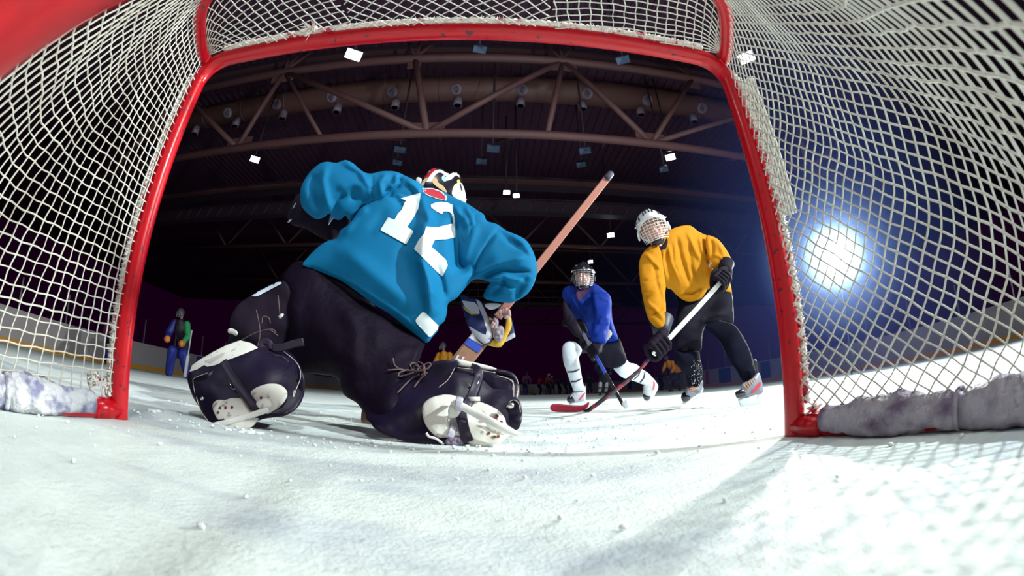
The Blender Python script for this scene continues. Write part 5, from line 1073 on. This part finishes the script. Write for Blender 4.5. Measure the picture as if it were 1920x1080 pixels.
def distant():
    far_skater('distant goaltender in black with blue leg pads, blue and green sleeves, by left boards', 335, 705, 8.3, 1.86, (.006, .004, .010), BK, (.008, .015, .20), .20, .12, (.35, -.93), (.02, .02, .03), goalie=True, rich=True, stick=False, sleeve=(.01, .20, .07), sleeve2=(.008, .012, .16))
    b = at(364., 690., 8.1); s_ = thing('goalie_stick', 'goalie stick standing upright beside the distant goaltender at the left boards', 'stick', (b[0], b[1], 0)); shaft('shaft', (b[0], b[1]-.3, .6), (b[0]+.05, b[1]-.3, 1.25), .035, .025, CAGES, s_); shaft('paddle', (b[0]-.06, b[1]-.3, .05), (b[0], b[1]-.3, .6), .09, .03, CAGES, s_)
    far_skater('yellow skater far off, seen between goaltender and blocker', 838, 722, 12.5, 1.8, (.62, .24, .01), BK, BK, .2, .1, (-.4, -1), (.05, .04, .05), rich=True)
    far_skater('yellow skater far off, bending by the right boards', 1267, 728, 15, 1.55, (.60, .22, .01), BK, (.03, .03, .06), .45, .2, (-.8, -.5), BK, rich=True)
    far_skater('skater with white striped socks behind the blue player', 1130, 735, 15, 1.8, (.012, .012, .05), BK, (.6, .65, .75), .05, .03, (0, -1), BK, stick=False, stripes=True)
    for px_, Y, jc, h, lean, lb in ((985, 30, (.10, .02, .06), 1.8, .3, 'maroon skater striding, leftmost of the distant row'), (1012, 36, (.28, .01, .03), 1.8, .1, 'red skater standing at the far boards'), (1028, 34, (.22, .03, .03), 1.85, .15, 'taller red skater in a pale helmet at the far boards'), (1036, 35, (.04, .02, .07), 1.7, .1, 'dark skater right of the pale-helmeted red one'),
                                     (1049, 38, (.03, .02, .06), 1.8, .05, 'dark skater midway along the far boards'), (1062, 34, (.03, .02, .06), 1.4, .5, 'dark skater crouching at the far boards'), (1070, 36, (.06, .02, .06), 1.5, .4, 'second crouching skater left of the planted white sock'), (1106, 33, (.02, .02, .05), 1.85, .05, 'dark skater standing between both blue player legs'), (1240, 30, (.03, .02, .06), 1.7, .2, 'dark skater low behind the yellow player lower glove')):
        far_skater(lb, px_, 735, Y, h, jc, BK, BK, lean, .12, (rng.uniform(-.6, .6), -1), (.5, .45, .4) if 'pale' in lb else BK, stick=px_ in (985, 1028, 1106), group='skaters waiting in front of the far boards')
    far_skater('maroon skater seen through the left net beside the post', 202, 700, 9, 1.8, (.14, .01, .05), BK, BK, .1, .1, (.8, -.5), (.3, .3, .32), stick=False)
distant()

# ------------------------------------------------------------------ the strobe on its stand
def strobe():
    P = np.array(STROBE); t = thing('strobe_light', 'dazzling strobe light on a stand beyond the right net', 'lamp', (P[0], P[1], 0)); d = np.array([-.62, -.70, -.22]); d /= np.linalg.norm(d); q = P - d*.05
    MB().tube([q-d*.40, q-d*.38, q-d*.10, q-d*.08], [.06, .075, .075, .09], 20).build('lamp_body', BLACKP, t)
    MB().tube([q-d*.08, q+d*.02], [.09, .37], 28, caps=False).build('reflector', CHROME, t)
    sx = np.cross(d, (0, 0, 1.)); sx /= np.linalg.norm(sx); sy = np.cross(sx, d); c = q-d*.01; ring = [c + .34*(math.cos(a)*sx+math.sin(a)*sy) for a in np.linspace(0, 2*math.pi, 32, endpoint=False)]
    link('flash_glare_face', ring, [tuple(range(32))], mat('flash_glow', (1, 1, 1), .5, emit=(.93, 1, .95), estr=220), t, False)  # lit face and dish widened so their size stands for the glare
    b = q - d*.25; MB().tube([(b[0], b[1], .0), (b[0], b[1], b[2]-.07)], .017, 10).build('pole', BLACKP, t)
    for a in (0, 2.09, 4.19): MB().tube([(b[0], b[1], .75), (b[0]+.45*math.cos(a), b[1]+.45*math.sin(a), .012)], .011, 8).build('leg', BLACKP, t)
strobe()

# ------------------------------------------------------------------ thin haze drifting round the strobe
def haze():
    m = bpy.data.materials.new('rink_haze'); m.use_nodes = True; nt = m.node_tree; nt.nodes.remove(nt.nodes['Principled BSDF'])
    v = nt.nodes.new('ShaderNodeVolumeScatter'); v.inputs['Color'].default_value = (.13, .22, .85, 1); v.inputs['Density'].default_value = .008; v.inputs['Anisotropy'].default_value = .2
    nt.links.new(v.outputs[0], nt.nodes['Material Output'].inputs['Volume'])
    o = MB().box((9.0, 9.5, 2.6), (11, 16, 5.1)).build('haze', m, None, False); tag(o, 'thin blue haze hanging round the strobe light', 'haze', None, 'stuff')
    P = np.array(STROBE)
    for nm, r, dn, c in (('core', .55, .30, (.8, .95, 1)), ('middle', 1.05, .07, (.5, .75, 1)), ('outer', 2.1, .022, (.3, .5, 1))):  # nested denser haze balls, added to build up the strobe's glow
        m2 = m.copy(); m2.name = 'glow_haze_' + nm; v2 = [n for n in m2.node_tree.nodes if n.type == 'VOLUME_SCATTER'][0]; v2.inputs['Color'].default_value = (*c, 1); v2.inputs['Density'].default_value = dn
        tag(MB().ball(P, r, 24, 16).build('haze', m2), {'core': 'small dense haze ball added for the bright glow at the strobe lamp', 'middle': 'bluish haze ball added for the glow about the strobe lamp', 'outer': 'wide faint haze ball added for the blue halo about the strobe lamp'}[nm], 'haze', None, 'stuff')
haze()
